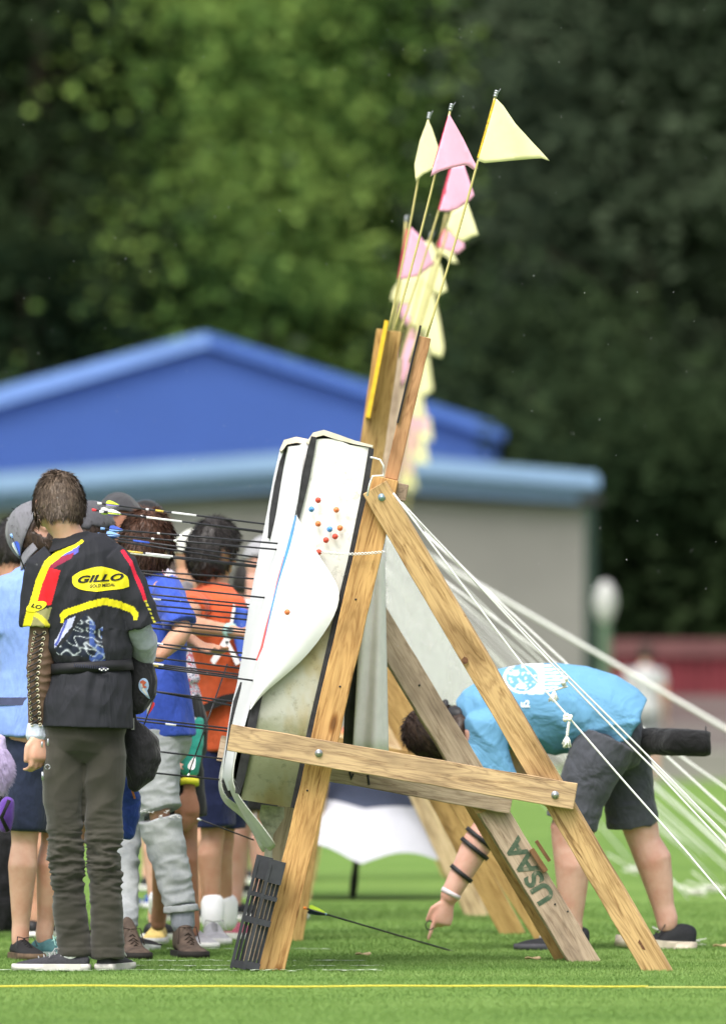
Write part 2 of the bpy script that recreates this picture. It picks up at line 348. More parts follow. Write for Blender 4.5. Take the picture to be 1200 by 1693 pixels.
# ------------------------------------------------ rising ground and trees
bm = bmesh.new(); g = {}
for j, y in enumerate(np.linspace(158, 260, 18)):
    for i, x in enumerate(np.linspace(-70, 70, 24)):
        z = -.2 + max(0, (y - 160)) * .42 + 1.5 * fbm((x * .05, y * .05, 0)) * min(1, (y - 158) / 20)
        g[i, j] = bm.verts.new((x, y, z))
for j in range(17):
    for i in range(23): bm.faces.new((g[i, j], g[i + 1, j], g[i + 1, j + 1], g[i, j + 1]))
tag(put('hillside', bm2me(bm), plain('dark_undergrowth', (.02, .035, .015), .95, var=.4, scale=.6), None, True), kind='structure')
def leafmat(name, dark, mid, lite, scale=.35):
    m, nt, b = newmat(name); nt.nodes.remove(b); out = nt.nodes['Material Output']
    n = noise_n(nt, scale, 3, mapping(nt, (1, 1, 1))); n2 = noise_n(nt, 3.0, 2, mapping(nt, (1, 1, 1)))
    a = N(nt, 'ShaderNodeMath', operation='MULTIPLY_ADD'); nt.links.new(n2.outputs[0], a.inputs[0]); a.inputs[1].default_value = .35
    m_ = N(nt, 'ShaderNodeMath', operation='MULTIPLY'); m_.inputs[1].default_value = .65; nt.links.new(n.outputs[0], m_.inputs[0]); nt.links.new(m_.outputs[0], a.inputs[2])
    r = ramp(nt, a.outputs[0], [(.36, dark), (.47, mid), (.58, lite)])
    df = N(nt, 'ShaderNodeBsdfDiffuse'); tl = N(nt, 'ShaderNodeBsdfTranslucent'); mx = N(nt, 'ShaderNodeMixShader'); mx.inputs[0].default_value = .3
    for s_ in (df, tl): nt.links.new(r.outputs[0], s_.inputs[0])
    nt.links.new(df.outputs[0], mx.inputs[1]); nt.links.new(tl.outputs[0], mx.inputs[2]); nt.links.new(mx.outputs[0], out.inputs[0]); return m
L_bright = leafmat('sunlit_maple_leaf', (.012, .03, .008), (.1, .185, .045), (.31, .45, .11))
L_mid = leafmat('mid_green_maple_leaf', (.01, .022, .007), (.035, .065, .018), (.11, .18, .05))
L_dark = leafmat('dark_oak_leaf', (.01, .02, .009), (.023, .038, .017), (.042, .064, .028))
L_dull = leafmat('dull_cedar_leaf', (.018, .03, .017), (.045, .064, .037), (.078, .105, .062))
M_bark = plain('bark', (.07, .055, .04), .95, var=.4, scale=8)
def crown_np(rg, H_, r_, nclump, per, layered, leaf, base=.12, pad=1.0):
    V = []
    for k in range(nclump):
        z = base + (1 - base) * rg.uniform(0, 1) ** .9
        prof = math.sin(min(1, (z - base * .6) / (1 - base * .6)) ** .7 * math.pi * .93) ** .6 if not layered else (1.05 - z) ** .55
        a = rg.uniform(0, 2 * math.pi); rr = r_ * prof * (rg.uniform(.35, 1) ** .5) * rg.uniform(.75, 1.12)
        c = np.array([math.cos(a) * rr, math.sin(a) * rr, z * H_]); sx = rg.uniform(.5, 1.25) * pad; n = int(per * rg.uniform(.6, 1.4))
        p = rg.normal(0, 1, (n, 3)) * np.array([sx, sx, sx * (.28 if layered else .5)])
        p[:, 2] -= .12 * (p[:, 0] ** 2 + p[:, 1] ** 2) * (1 if layered else .4)
        p += c
        s = leaf * rg.uniform(.6, 1.4, n)[:, None]
        u = rg.normal(0, 1, (n, 3)); u[:, 2] *= .5; u /= np.linalg.norm(u, axis=1)[:, None]
        w_ = rg.normal(0, 1, (n, 3)); w_ = np.cross(u, w_); w_ /= np.linalg.norm(w_, axis=1)[:, None]
        q = np.stack([p - u * s, p + w_ * s * .55, p + u * s, p - w_ * s * .55], 1); V.append(q)
    V = np.concatenate(V); return V.reshape(-1, 3), np.arange(len(V) * 4).reshape(-1, 4)
def make_tree(name, loc, H_, r_, mat, label, layered, seed, nclump=230, per=80, leaf=.2, group='trees behind the hall', base=.12, pad=1.0):
    rg = np.random.default_rng(seed); t = thing(name, loc, label, 'tree', group)
    V, Fc = crown_np(rg, H_, r_, nclump, per, layered, leaf, base, pad); V = V + np.array(loc)
    put('crown', np_mesh(V, Fc), mat, t)
    bm = bmesh.new(); L = Vector(loc); rd = random.Random(seed)
    loft(bm, [(L + Vector((rd.uniform(-.3, .3) * f * 2, 0, H_ * f - .3 * (f == 0))), .028 * H_ * (1 - f) + .04, .028 * H_ * (1 - f) + .04) for f in (0, .2, .4, .6, .8, .93)], n=10)
    for k in range(12):
        f = rd.uniform(.2, .75); a = rd.uniform(0, 6.28); l = r_ * rd.uniform(.5, .85); s0 = L + Vector((0, 0, H_ * f))
        loft(bm, [(s0, .1, .1), (s0 + Vector((math.cos(a) * l * .5, math.sin(a) * l * .5, l * .28)), .06, .06), (s0 + Vector((math.cos(a) * l, math.sin(a) * l, l * .4)), .02, .02)], n=6)
    put('trunk', bm2me(bm), M_bark, t, True); return t
def tloc(px, d): 
    z = 0 if d < 160 else (d - 160) * .42 - .1
    return (P(px, 0, d).x, d, z)
TR = [  # px, depth, height, radius, material, name, label, layered, seed
 (440, 148, 17.5, 1.75, L_bright, 'maple_tree', 'bright green broadleaf tree with hanging layered branches above the blue gable', 1, 1),
 (590, 156, 17, 2.8, L_mid, 'maple_tree', 'fresh green broadleaf tree behind the flags, right of the brightest crown', 1, 2),
 (60, 150, 17, 4.0, L_dark, 'oak_tree', 'nearly black leafy tree in the upper left corner', 0, 3),
 (230, 158, 18, 4.0, L_dark, 'oak_tree', 'dark leafy tree just left of the bright green crown', 0, 4),
 (-90, 154, 15, 4.2, L_dark, 'oak_tree', 'dark tree cut by the left edge behind the blue roof', 0, 5),
 (740, 160, 18, 4.2, L_dark, 'oak_tree', 'deep shaded tree directly behind the yellow flag', 0, 6),
 (880, 152, 16, 3.3, L_dark, 'oak_tree', 'black green tree above the right end of the blue hall', 0, 7),
 (1060, 140, 15, 3.4, L_dull, 'cedar_tree', 'dull grey green cedar with layered boughs right of the clubhouse', 1, 8),
 (1200, 146, 17, 3.6, L_dull, 'cedar_tree', 'tall grey green cedar at the right edge', 1, 9),
 (960, 163, 18, 3.8, L_dull, 'cedar_tree', 'distant grey green cedar between the dark trees', 1, 10),
 (1330, 150, 15, 4, L_dark, 'oak_tree', 'dark tree beyond the right edge cedar', 0, 11)]
for a in TR:
    big = a[4] in (L_bright, L_mid)
    make_tree(a[5], tloc(a[0], a[1]), a[2], a[3], a[4], a[6], a[7], a[8], nclump=(58 if a[4] is L_bright else 80) if big else (260 if a[7] else 230), per=430 if big else 90, leaf=.115 if big else .15, pad=1.35 if big else 1)
# far wood on the slope: one mass
rg = np.random.default_rng(50); Vs = []
for k in range(60):
    x = rg.uniform(-13, 13); y = rg.uniform(166, 186); z = (y - 160) * .42
    V, Fc = crown_np(rg, rg.uniform(8, 12), rg.uniform(2.2, 3.4), 60, 50, 0, .3, .02); Vs.append(V + np.array([x, y, z - .5]))
V = np.concatenate(Vs); tag(put('far_wood', np_mesh(V, np.arange(len(V)).reshape(-1, 4)), L_dark), kind='stuff')
# shrubs under the right hand trees
rg = np.random.default_rng(60); k = 0
for px, d, h, r_, lab in [(1010, 128, 5.5, 1.6, 'dark shrub beside the clubhouse corner'), (1090, 126, 4.6, 1.7, 'dark rounded shrub above the middle of the red container'), (1190, 127, 5.0, 1.8, 'dark shrub above the right end of the red container'), (870, 134, 7, 2.2, 'tall dark shrub between clubhouse roof and cedars')]:
    make_tree('shrub', (P(px, 0, d).x, d, 0), h, r_, L_dark, lab, 0, 70 + k, nclump=90, per=80, leaf=.14, group='shrubs by the clubhouse', base=.0); k += 1
# ================================================================ TARGET STANDS
def board(name, p0, p1, width, thick, mat, parent, roll=0, clip=True, bev=.0025):
    """p0-p1: centre line of the face towards the camera; local X = grain"""
    p0, p1 = Vector(p0), Vector(p1); X = (p1 - p0).normalized(); L = (p1 - p0).length
    Y = Vector((0, 1, 0)); Y = (Y - X * Y.dot(X)).normalized(); Y = Matrix.Rotation(R(roll), 3, X) @ Y; Z = X.cross(Y)
    M = Matrix((X, Y, Z)).transposed().to_4x4(); M.translation = p0
    bm = bmesh.new(); box(bm, (L / 2, thick / 2, 0), L, thick, width)
    bmesh.ops.subdivide_edges(bm, edges=[e for e in bm.edges if abs(e.verts[0].co.x - e.verts[1].co.x) > .1], cuts=int(L / .05), use_grid_fill=True)
    be = [e for e in bm.edges if abs((e.verts[0].co - e.verts[1].co).x) > 1e-5 or len(e.link_faces) == 2 and e.calc_face_angle(0) > 1]
    be = [e for e in bm.edges if e.calc_face_angle(0) > 1]
    bmesh.ops.bevel(bm, geom=be, offset=bev, segments=1, affect='EDGES')
    sd_ = hash(name) % 7 + p0.x * 13
    for v in bm.verts:   # slightly rough sawn edges
        v.co.z += .0022 * noise.noise((v.co.x * 9, sd_, v.co.y * 5)) + .0012 * noise.noise((v.co.x * 45, v.co.z * 9, sd_))
        v.co.y += .0015 * noise.noise((v.co.x * 7, v.co.z * 20, sd_ + 3))
    if clip:
        Mi = M.inverted(); co = Mi @ Vector((p0.x, p0.y, 0.0)); co = Mi @ Vector((p1.x, p1.y, .0)); nn_ = Mi.to_3x3() @ Vector((0, 0, -1))
        bmesh.ops.bisect_plane(bm, geom=bm.verts[:] + bm.edges[:] + bm.faces[:], plane_co=co, plane_no=nn_, clear_outer=True)
        hole = [e for e in bm.edges if len(e.link_faces) == 1]
        if hole: bmesh.ops.holes_fill(bm, edges=hole)
    me = bm2me(bm); o = bpy.data.objects.new(name, me); link(o); me.materials.append(mat)
    base = worldloc(parent) if parent else Vector((0, 0, 0))
    o.matrix_basis = Matrix.Translation(-base) @ M
    if parent: o.parent = parent
    return o, M
def bolt(p, r, root, mat=M_steel, face=(0, -1, 0)):
    f = Vector(face); bm = bmesh.new()
    loft(bm, [(Vector(p) - f * .002, r * 1.5, r * 1.5), (Vector(p) + f * .003, r * 1.5, r * 1.5)], round_ends=False, n=20)
    loft(bm, [(Vector(p) + f * .003, r, r), (Vector(p) + f * .008, r * .95, r * .95), (Vector(p) + f * .012, r * .5, r * .5)], round_ends=False, n=14)
    return put('bolt', bm2me(bm), mat, root, True)
S1 = thing('target_stand', P(620, 1600, 30.5), 'nearest wooden A frame archery stand, sharp, with USAA painted on its far rear leg', 'target stand', 'wooden target stands in a row')
d = 30.0
board('front_post', P(446, 1612, d), P(637, 790, d), .097, .038, W_pine2, S1)
board('rear_leg', P(618, 806, d - .041), P(1092, 1618, d - .041), .093, .036, W_pine, S1, roll=14)
board('cross_board', P(379, 1219, d - .088), P(951, 1317, d - .088), .094, .037, W_cross, S1)
board('top_block', P(614, 797, d + .002), P(654, 806, d + .002), .052, .05, W_red, S1)
# far frame of the same stand
e = 31.08
board('front_post', P(420, 1600, e), P(603, 800, e), .092, .038, W_grey, S1)
board('cross_board', P(362, 1237, e - .088), P(846, 1325, e - .088), .094, .037, W_grey, S1, roll=0)
W_dkb = wood('dark_brown_block_wood', (.1, .05, .025), (.26, .14, .07), knot=False, seed=31)
ug, MU = board('rear_leg', P(600, 985, e - .046), P(973, 1600, e - .046), .104, .038, W_grey, S1, roll=-12)
board('rear_leg', P(770, 1300, e + .12), P(935, 1582, e + .12), .088, .036, W_yel, S1, roll=18)
for y in (30.02, ):
    board('rail', P(655, 812, 30.03), P(610, 815, 31.06), .06, .04, W_grey, S1, clip=False)
bolt(P(631, 822, d - .043), .009, S1, plain('bluish_zinc', (.35, .5, .62), .3, .7)); bolt(P(527, 1245, d - .09), .009, S1); bolt(P(917, 1314, d - .09), .009, S1)
# corner block, screws and clamps on the painted leg
bm = bmesh.new(); extrude_poly(bm, [P(766, 1306, e - .066), P(824, 1320, e - .066), P(822, 1330, e - .066), P(796, 1344, e - .066), P(786, 1345, e - .066)], (0, .02, 0)); put('corner_block', bm2me(bm), W_pine, S1)
bm = bmesh.new(); c = P(789, 1325, e - .07)
loft(bm, [(c + Vector((.02 * math.cos(a), -.004, .012 * math.sin(a) + .004)), .003, .003) for a in np.linspace(0, 6.0, 16)], n=8); blob(bm, P(806, 1333, e - .07), .008, .006, .008, sub=2)
put('steel_hook', bm2me(bm), plain('bright_steel', (.6, .58, .52), .2, 1), S1, True)
for (a, b_, wd) in [((878, 1404), (902, 1441), .02), ((886, 1390), (908, 1424), .013)]:
    board('wood_clamp', P(*a, e - .062), P(*b_, e - .062), wd, .03, W_dkb, S1, clip=False, bev=.001)
for (px, py) in [(917, 1495), (938, 1507), (693, 1133)]:
    bm = bmesh.new(); blob(bm, P(px, py, e - .048), .004, .002, .004, sub=2); put('nail', bm2me(bm), M_black, S1)
for (px, py) in [(588, 991), (562, 1135), (508, 1307)]:
    bm = bmesh.new(); blob(bm, P(px, py, d - .001), .004, .002, .004, sub=2); put('nail', bm2me(bm), M_black, S1)
for (px, py, r_) in [(763, 1022, .014), (768, 1092, .011), (684, 891, .011), (1066, 1558, .022)]:
    bm = bmesh.new(); c = P(px, py, d - .0425); vs = [bm.verts.new(c + Vector((r_ * math.cos(k * .45) * (1 + .2 * math.sin(k * 2.1)), 0, r_ * 1.2 * math.sin(k * .45) * (1 + .15 * math.cos(k * 3))))) for k in range(14)]; bm.faces.new(vs)
    put('knot', bm2me(bm), plain('dark_knot', (.13, .06, .03), .8, var=.5, scale=200), S1)
for pl in ([(578, 1276), (581, 1289), (584, 1279)], [(608, 1281), (610, 1298)]):
    bm = bmesh.new(); loft(bm, [(P(x, y, e - .09), .004, .001) for x, y in pl], n=8, round_ends=False); put('marker_stroke', bm2me(bm), M_black, S1)
# green stencil letters running up the far leg
def text_mesh(s, size, shear=0, off=0, res=4, spacing=1):
    cu = bpy.data.curves.new('t', 'FONT'); cu.body = s; cu.size = size; cu.shear = shear; cu.offset = off; cu.resolution_u = res; cu.align_x = 'CENTER'; cu.align_y = 'CENTER'; cu.space_character = spacing
    o = bpy.data.objects.new('t', cu); link(o); dg = bpy.context.evaluated_depsgraph_get(); dg.update()
    me = bpy.data.meshes.new_from_object(o.evaluated_get(dg)); bpy.data.objects.remove(o); bpy.data.curves.remove(cu); return me
def densify(me, L):
    bm = bmesh.new(); bm.from_mesh(me); bmesh.ops.triangulate(bm, faces=bm.faces[:])
    for _ in range(7):
        es = [x for x in bm.edges if x.calc_length() > L]
        if not es: break
        bmesh.ops.subdivide_edges(bm, edges=es, cuts=1); bmesh.ops.triangulate(bm, faces=[f for f in bm.faces if len(f.verts) > 3])
    bm.to_mesh(me); bm.free()
tm = text_mesh('USAA', .112, off=.004); densify(tm, .02)
cen = MU.inverted() @ P(876, 1440, e - .046)
for v in tm.vertices:   # letters run along -X of the board
    x, y = v.co.x, v.co.y; v.co = Vector((cen.x - x * .93, -.0016, -(y * .86) * 1.0 + cen.z + .0015 * noise.noise((x * 30, y * 30, 0))))
mp_, nt, b = newmat('green_spray_paint'); nz = noise_n(nt, 45, 4, mapping(nt, (1, 1, 1))); rr_ = ramp(nt, nz.outputs[0], [(.3, (.06, .1, .065)), (.55, (.1, .14, .09)), (.68, (.26, .24, .17))]); nt.links.new(rr_.outputs[0], b.inputs[0]); b.inputs['Roughness'].default_value = .9
o = bpy.data.objects.new('stencil_lettering', tm); link(o); tm.materials.append(mp_); o.parent = S1; o.matrix_basis = ug.matrix_basis.copy()
# flag boards: one for each stand, number plates seen edge-on
def plate(pts, dd, wid, mat, root, th=.006):
    a, b_ = P(*pts[0], dd), P(*pts[1], dd); X = (b_ - a).normalized(); Z = Vector((-X.z, 0, X.x))
    bm = bmesh.new(); box(bm, (a + b_) / 2 + Vector((0, wid / 2, 0)), (b_ - a).length, wid, th, X, Vector((0, 1, 0)), Z); return put('number_plate', bm2me(bm), mat, root)
board('flag_board', P(646, 792, d + .045), P(701, 557, d + .045), .048, .03, W_red, S1)
plate([(657, 699), (695, 538)], d + .03, .32, plain('black_plate', (.015, .015, .017), .5), S1, .007)
# further stands
m_yp = plain('yellow_number_plate', (.75, .48, .03), .5)
def stand(k, dd, post, leg, legf, legtop, label, wood_):
    s = thing('target_stand', P(600, HZ + FPX * EYE / dd, dd), label, 'target stand', 'wooden target stands in a row')
    sy = lambda y: HZ + (y - HZ) * 30 / dd
    for off, lx in ((0, leg), (1.05, legf)):
        q = dd + off; s2 = lambda y: HZ + (y - HZ) * 30 / q
        bx = post; top = post + 125 * 30 / q
        board('front_post', P(bx, s2(1612), q), P(top, s2(790), q), .095, .038, wood_, s)
        lt = P(legtop[0], legtop[1], q - .041); board('rear_leg', lt, P(lx, s2(1614), q - .041), .093, .036, wood_, s, roll=10)
        board('cross_board', P(bx - 50, s2(1219), q - .088), P((bx + lx) / 2 + 160, s2(1317), q - .088), .094, .037, wood_, s)
    return s
S2 = stand(1, 33.7, 480, 912, 850, (560, 1005), 'second A frame target stand with a tall yellow flag board, just behind the sharp one', W_yel)
S3 = stand(2, 36.6, 486, 840, 790, (575, 1060), 'third A frame target stand with pale rear leg beside the umbrella', W_pale)
S4 = stand(3, 40.5, 496, 800, 770, (590, 1090), 'fourth A frame target stand, blurred, behind the pale legged one', W_pine)
S5 = stand(4, 45, 505, 780, 750, (590, 1100), 'fifth A frame target stand, a soft brown shape far down the row', W_pine)
board('flag_board', P(608, 790, 33.6), P(643, 546, 33.6), .1, .035, W_yel, S2)
plate([(608, 690), (639, 530)], 33.4, .3, m_yp, S2, .016)
board('flag_board', P(634, 800, 36.5), P(657, 592, 36.5), .05, .035, W_grey, S3)
board('flag_board', P(648, 800, 40.4), P(666, 640, 40.4), .06, .035, W_grey, S4)
board('flag_board', P(652, 810, 44.9), P(668, 690, 44.9), .06, .035, W_grey, S5)
# ================================================================ BALE
m_foam, nt, b = newmat('bale_cover'); b.inputs['Roughness'].default_value = .75
tc = N(nt, 'ShaderNodeTexCoord'); sp_ = N(nt, 'ShaderNodeSeparateXYZ'); nt.links.new(tc.outputs['Object'], sp_.inputs[0])
mr = N(nt, 'ShaderNodeMapRange'); nt.links.new(sp_.outputs[2], mr.inputs[0]); mr.inputs[1].default_value = 0; mr.inputs[2].default_value = 1.3
nz = noise_n(nt, 5, 5, mapping(nt, (1, 1, 1)), rough=.65); ad = N(nt, 'ShaderNodeMath', operation='MULTIPLY_ADD'); nt.links.new(nz.outputs[0], ad.inputs[0]); ad.inputs[1].default_value = .22
nt.links.new(mr.outputs[0], ad.inputs[2])
rr_ = ramp(nt, ad.outputs[0], [(.1, (.14, .15, .075)), (.24, (.19, .21, .12)), (.31, (.26, .28, .18)), (.37, (.44, .45, .38)), (.56, (.5, .5, .42)), (.7, (.72, .71, .64)), (.85, (.84, .83, .8))])
n2 = noise_n(nt, 3.2, 4, mapping(nt, (1, 1, .6))); r2 = ramp(nt, n2.outputs[0], [(.5, (1, 1, 1)), (.57, (.85, .75, .52)), (.64, (.55, .4, .18))])
n2b = N(nt, 'ShaderNodeMapRange'); nt.links.new(sp_.outputs[2], n2b.inputs[0]); n2b.inputs[1].default_value = 1.0; n2b.inputs[2].default_value = .5
mu = N(nt, 'ShaderNodeMixRGB', blend_type='MULTIPLY'); nt.links.new(n2b.outputs[0], mu.inputs[0]); nt.links.new(rr_.outputs[0], mu.inputs[1]); nt.links.new(r2.outputs[0], mu.inputs[2])
n3 = noise_n(nt, 26, 5, mapping(nt, (1, 1, 1)), rough=.75); r3 = ramp(nt, n3.outputs[0], [(.36, (.3, .3, .24)), (.46, (1, 1, 1))])
mu2 = N(nt, 'ShaderNodeMixRGB', blend_type='MULTIPLY'); mu2.inputs[0].default_value = .35; nt.links.new(mu.outputs[0], mu2.inputs[1]); nt.links.new(r3.outputs[0], mu2.inputs[2])
nt.links.new(mu2.outputs[0], b.inputs[0]); bump(nt, b, n3.outputs[0], .3, .006)
M_tape = plain('black_edge_tape', (.03, .03, .033), .55, var=.4, scale=40)
def q4(bm, pts):
    bm.faces.new([bm.verts.new(p) for p in pts])
NB, FB = 30.06, 31.0
def bale_hex(n4, f4, n=NB, f=FB):
    return [P(x, y, n) for x, y in n4], [P(x, y, f) for x, y in f4]
n4 = [(518, 727), (615, 741), (487, 1336), (398, 1322)]; f4 = [(474, 742), (575, 756), (455, 1318), (366, 1304)]
A, B = bale_hex(n4, f4)
bale = thing('target_bale', P(440, 1336, 30.1), 'thick white archery bale with green stained side and black edges on the nearest stand', 'target')
bm = bmesh.new(); nseg = 26; rows = []
def edge_pt(L4, i, t):    # left (front) and right (back) profiles
    l = lerp(L4[0], L4[3], t); r_ = lerp(L4[1], L4[2], t); return lerp(l, r_, i)
for s_, L4 in ((0, A), (1, B)):
    rows.append([[bm.verts.new(edge_pt(L4, i, t) + Vector((0, (-.006 if s_ == 0 else .006) * math.sin(math.pi * i) + .004 * noise.noise((i * 3, t * 6, s_)), .012 * math.sin(math.pi * min(1, i * 1.6)) * (t == 0)))) for i in np.linspace(0, 1, 9)] for t in np.linspace(0, 1, nseg)])
for s_ in (0, 1):
    for j in range(nseg - 1):
        for i in range(8): bm.faces.new((rows[s_][j][i], rows[s_][j][i + 1], rows[s_][j + 1][i + 1], rows[s_][j + 1][i]))
for j in range(nseg - 1):
    for i in (0, 8): bm.faces.new((rows[0][j][i], rows[0][j + 1][i], rows[1][j + 1][i], rows[1][j][i]))
for j in (0, nseg - 1):
    for i in range(8): bm.faces.new((rows[0][j][i], rows[0][j][i + 1], rows[1][j][i + 1], rows[1][j][i]))
put('foam_block', bm2me(bm), m_foam, bale, False)
def strip(name, pl, dd, wid, th, mat, root, bow=0.0):
    """band along a pixel polyline, wid across it (m), th in depth"""
    bm = bmesh.new(); rings = []
    for i, (x, y, w_) in enumerate(pl):
        x2, y2, _ = pl[min(i + 1, len(pl) - 1)]; x0, y0, _ = pl[max(i - 1, 0)]
        p = P(x, y, dd); t = (P(x2, y2, dd) - P(x0, y0, dd)).normalized(); nrm = Vector((-t.z, 0, t.x))
        hw = w_ * dd / FPX / 2
        rings.append([bm.verts.new(p + nrm * hw), bm.verts.new(p - nrm * hw), bm.verts.new(p - nrm * hw + Vector((0, th, 0))), bm.verts.new(p + nrm * hw + Vector((0, th, 0)))])
    for a_, b_ in zip(rings, rings[1:]):
        for k in range(4): bm.faces.new((a_[k], b_[k], b_[(k + 1) % 4], a_[(k + 1) % 4]))
    bm.faces.new(rings[0]); bm.faces.new(rings[-1][::-1]); return put(name, bm2me(bm), mat, root)
strip('edge_tape', [(519, 722, 9), (514, 745, 12), (505, 790, 13), (497, 830, 10), (490, 860, 8), (470, 950, 10), (440, 1100, 11), (420, 1180, 15), (408, 1240, 15), (397, 1290, 14), (393, 1312, 8)], NB - .012, 0, .01, M_tape, bale)
strip('edge_tape', [(614, 741, 9), (600, 830, 11), (580, 930, 12), (556, 1030, 13), (535, 1120, 13), (518, 1190, 12), (503, 1260, 13), (487, 1336, 14)], NB - .012, 0, .01, M_tape, bale)
strip('edge_tape', [(480, 728, 6), (470, 765, 16), (462, 805, 18), (452, 850, 13), (444, 890, 3)], FB - .45, 0, .05, M_tape, bale)
strip('edge_tape', [(400, 1128, 5), (394, 1160, 16), (388, 1200, 18), (379, 1260, 16), (375, 1300, 14), (381, 1318, 8)], FB - .5, 0, .05, M_tape, bale)
strip('cover_hump', [(464, 745, 4), (472, 731, 9), (490, 727, 10), (514, 731, 8)], FB - .5, 0, .4, plain('cream_cover', (.68, .62, .5), .7), bale)
strip('cover_hump', [(508, 733, 5), (520, 719, 9), (535, 715, 9), (556, 722, 9), (585, 731, 6), (616, 738, 4)], NB - .01, 0, .9, plain('cream_cover', (.68, .62, .5), .7), bale)
bm = bmesh.new(); L_ = [P(*p, NB - .02) for p in [(600, 742), (633, 748)]]; 
# ---- printed face paper wrapped round the front, loose flap on the near side
paper = thing('paper_target', P(440, 1150, 30.1), 'large white paper target wrapped over the bale front, loose corner pinned to its side', 'paper target')
near = [(505, 735), (498, 790), (490, 850), (478, 900), (464, 950), (450, 1010), (438, 1060), (427, 1105), (418, 1150), (405, 1200), (396, 1230), (388, 1262), (386, 1285), (396, 1305)]
far = [(463, 742), (452, 790), (441, 850), (430, 905), (421, 950), (412, 1000), (405, 1045), (399, 1090), (391, 1135), (382, 1170), (376, 1210), (371, 1250), (366, 1285), (372, 1310)]
bm = bmesh.new(); G = []
for i, ((x0, y0), (x1, y1)) in enumerate(zip(near, far)):
    row = []
    for s_ in np.linspace(0, 1, 9):
        dd = NB - .015 + (FB - NB) * s_; x = x0 + (x1 - x0) * s_; y = y0 + (y1 - y0) * s_
        p = P(x, y, dd); p.x -= .016 * math.sin(math.pi * s_); row.append(bm.verts.new(p))
    G.append(row)
for j in range(len(G) - 1):
    for k in range(8): bm.faces.new((G[j][k], G[j][k + 1], G[j + 1][k + 1], G[j + 1][k]))
put('front_sheet', bm2me(bm), M_paper, paper, True)
# flap
fl_in = [(490, 850), (478, 900), (464, 950), (450, 1010), (438, 1060), (427, 1105), (418, 1150), (413, 1172)]
fl_out = [(491, 853), (512, 893), (541, 941), (568, 978), (550, 1030), (498, 1098), (437, 1143), (414, 1174)]
bm = bmesh.new(); G = []
for i in range(len(fl_in)):
    row = []
    for s_ in np.linspace(0, 1, 10):
        x = fl_in[i][0] + (fl_out[i][0] - fl_in[i][0]) * s_; y = fl_in[i][1] + (fl_out[i][1] - fl_in[i][1]) * s_
        row.append(bm.verts.new(P(x, y, NB - .016 - .045 * math.sin(math.pi * min(1, s_ * .75 + .12)) * (math.sin(math.pi * (i + .3) / 7.6)) - .012 * s_)))
    G.append(row)
for j in range(len(G) - 1):
    for k in range(9): bm.faces.new((G[j][k], G[j][k + 1], G[j + 1][k + 1], G[j + 1][k]))
bmesh.ops.remove_doubles(bm, verts=bm.verts[:], dist=.0005)
fo = put('loose_flap', bm2me(bm), M_paper, paper, True); sm_ = fo.modifiers.new('s', 'SUBSURF'); sm_.levels = sm_.render_levels = 2
strip('blue_ring_edge', [(489, 852, 2), (480, 892, 5), (466, 945, 5), (452, 1003, 7), (441, 1055, 5), (431, 1100, 2)], NB - .03, 0, .004, plain('print_blue', (.12, .35, .7), .5), paper)
strip('red_ring_edge', [(470, 920, 1.5), (459, 962, 3), (450, 1000, 1.5), (441, 1035, 3), (433, 1070, 4), (424, 1092, 2)], NB - .027, 0, .004, plain('print_red', (.75, .12, .12), .5), paper)
# lower curls of the cover sheets
m_sheet = plain('greenish_plastic_sheet', (.6, .61, .56), .35, var=.1, scale=12)
for nm_, pl0, pl1, d0, d1 in [
    ('lower_curl', [(397, 1215), (388, 1262), (384, 1290), (394, 1315), (418, 1345), (440, 1372), (458, 1398)], [(390, 1215), (381, 1262), (377, 1296), (386, 1318), (404, 1348), (424, 1384), (446, 1408)], NB - .01, NB + .25),
    ('lower_curl', [(382, 1215), (373, 1262), (364, 1290), (372, 1318), (396, 1332), (424, 1345), (446, 1398)], [(378, 1215), (368, 1262), (360, 1296), (368, 1326), (390, 1341), (414, 1362), (434, 1412)], FB - .4, FB - .1)]:
    bm = bmesh.new(); G = []
    for (x0, y0), (x1, y1) in zip(pl0, pl1):
        G.append([bm.verts.new(P(x0 + (x1 - x0) * s_, y0 + (y1 - y0) * s_, d0 + (d1 - d0) * s_)) for s_ in (0, .33, .66, 1)])
    for j in range(len(G) - 1):
        for k in range(3): bm.faces.new((G[j][k], G[j][k + 1], G[j + 1][k + 1], G[j + 1][k]))
    o = put(nm_, bm2me(bm), m_sheet, bale, True); s_ = o.modifiers.new('s', 'SUBSURF'); s_.levels = s_.render_levels = 2; s_ = o.modifiers.new('t', 'SOLIDIFY'); s_.thickness = .003
# frayed sheet hanging under the bale
bm = bmesh.new(); extrude_poly(bm, [P(x, y, 30.5) for x, y in [(432, 1330), (470, 1335), (470, 1352), (452, 1380), (450, 1420), (436, 1425), (440, 1380), (428, 1350)]], (0, .01, 0)); put('torn_cover', bm2me(bm), plain('dirty_sheet', (.45, .43, .35), .7, var=.4, scale=40), bale)
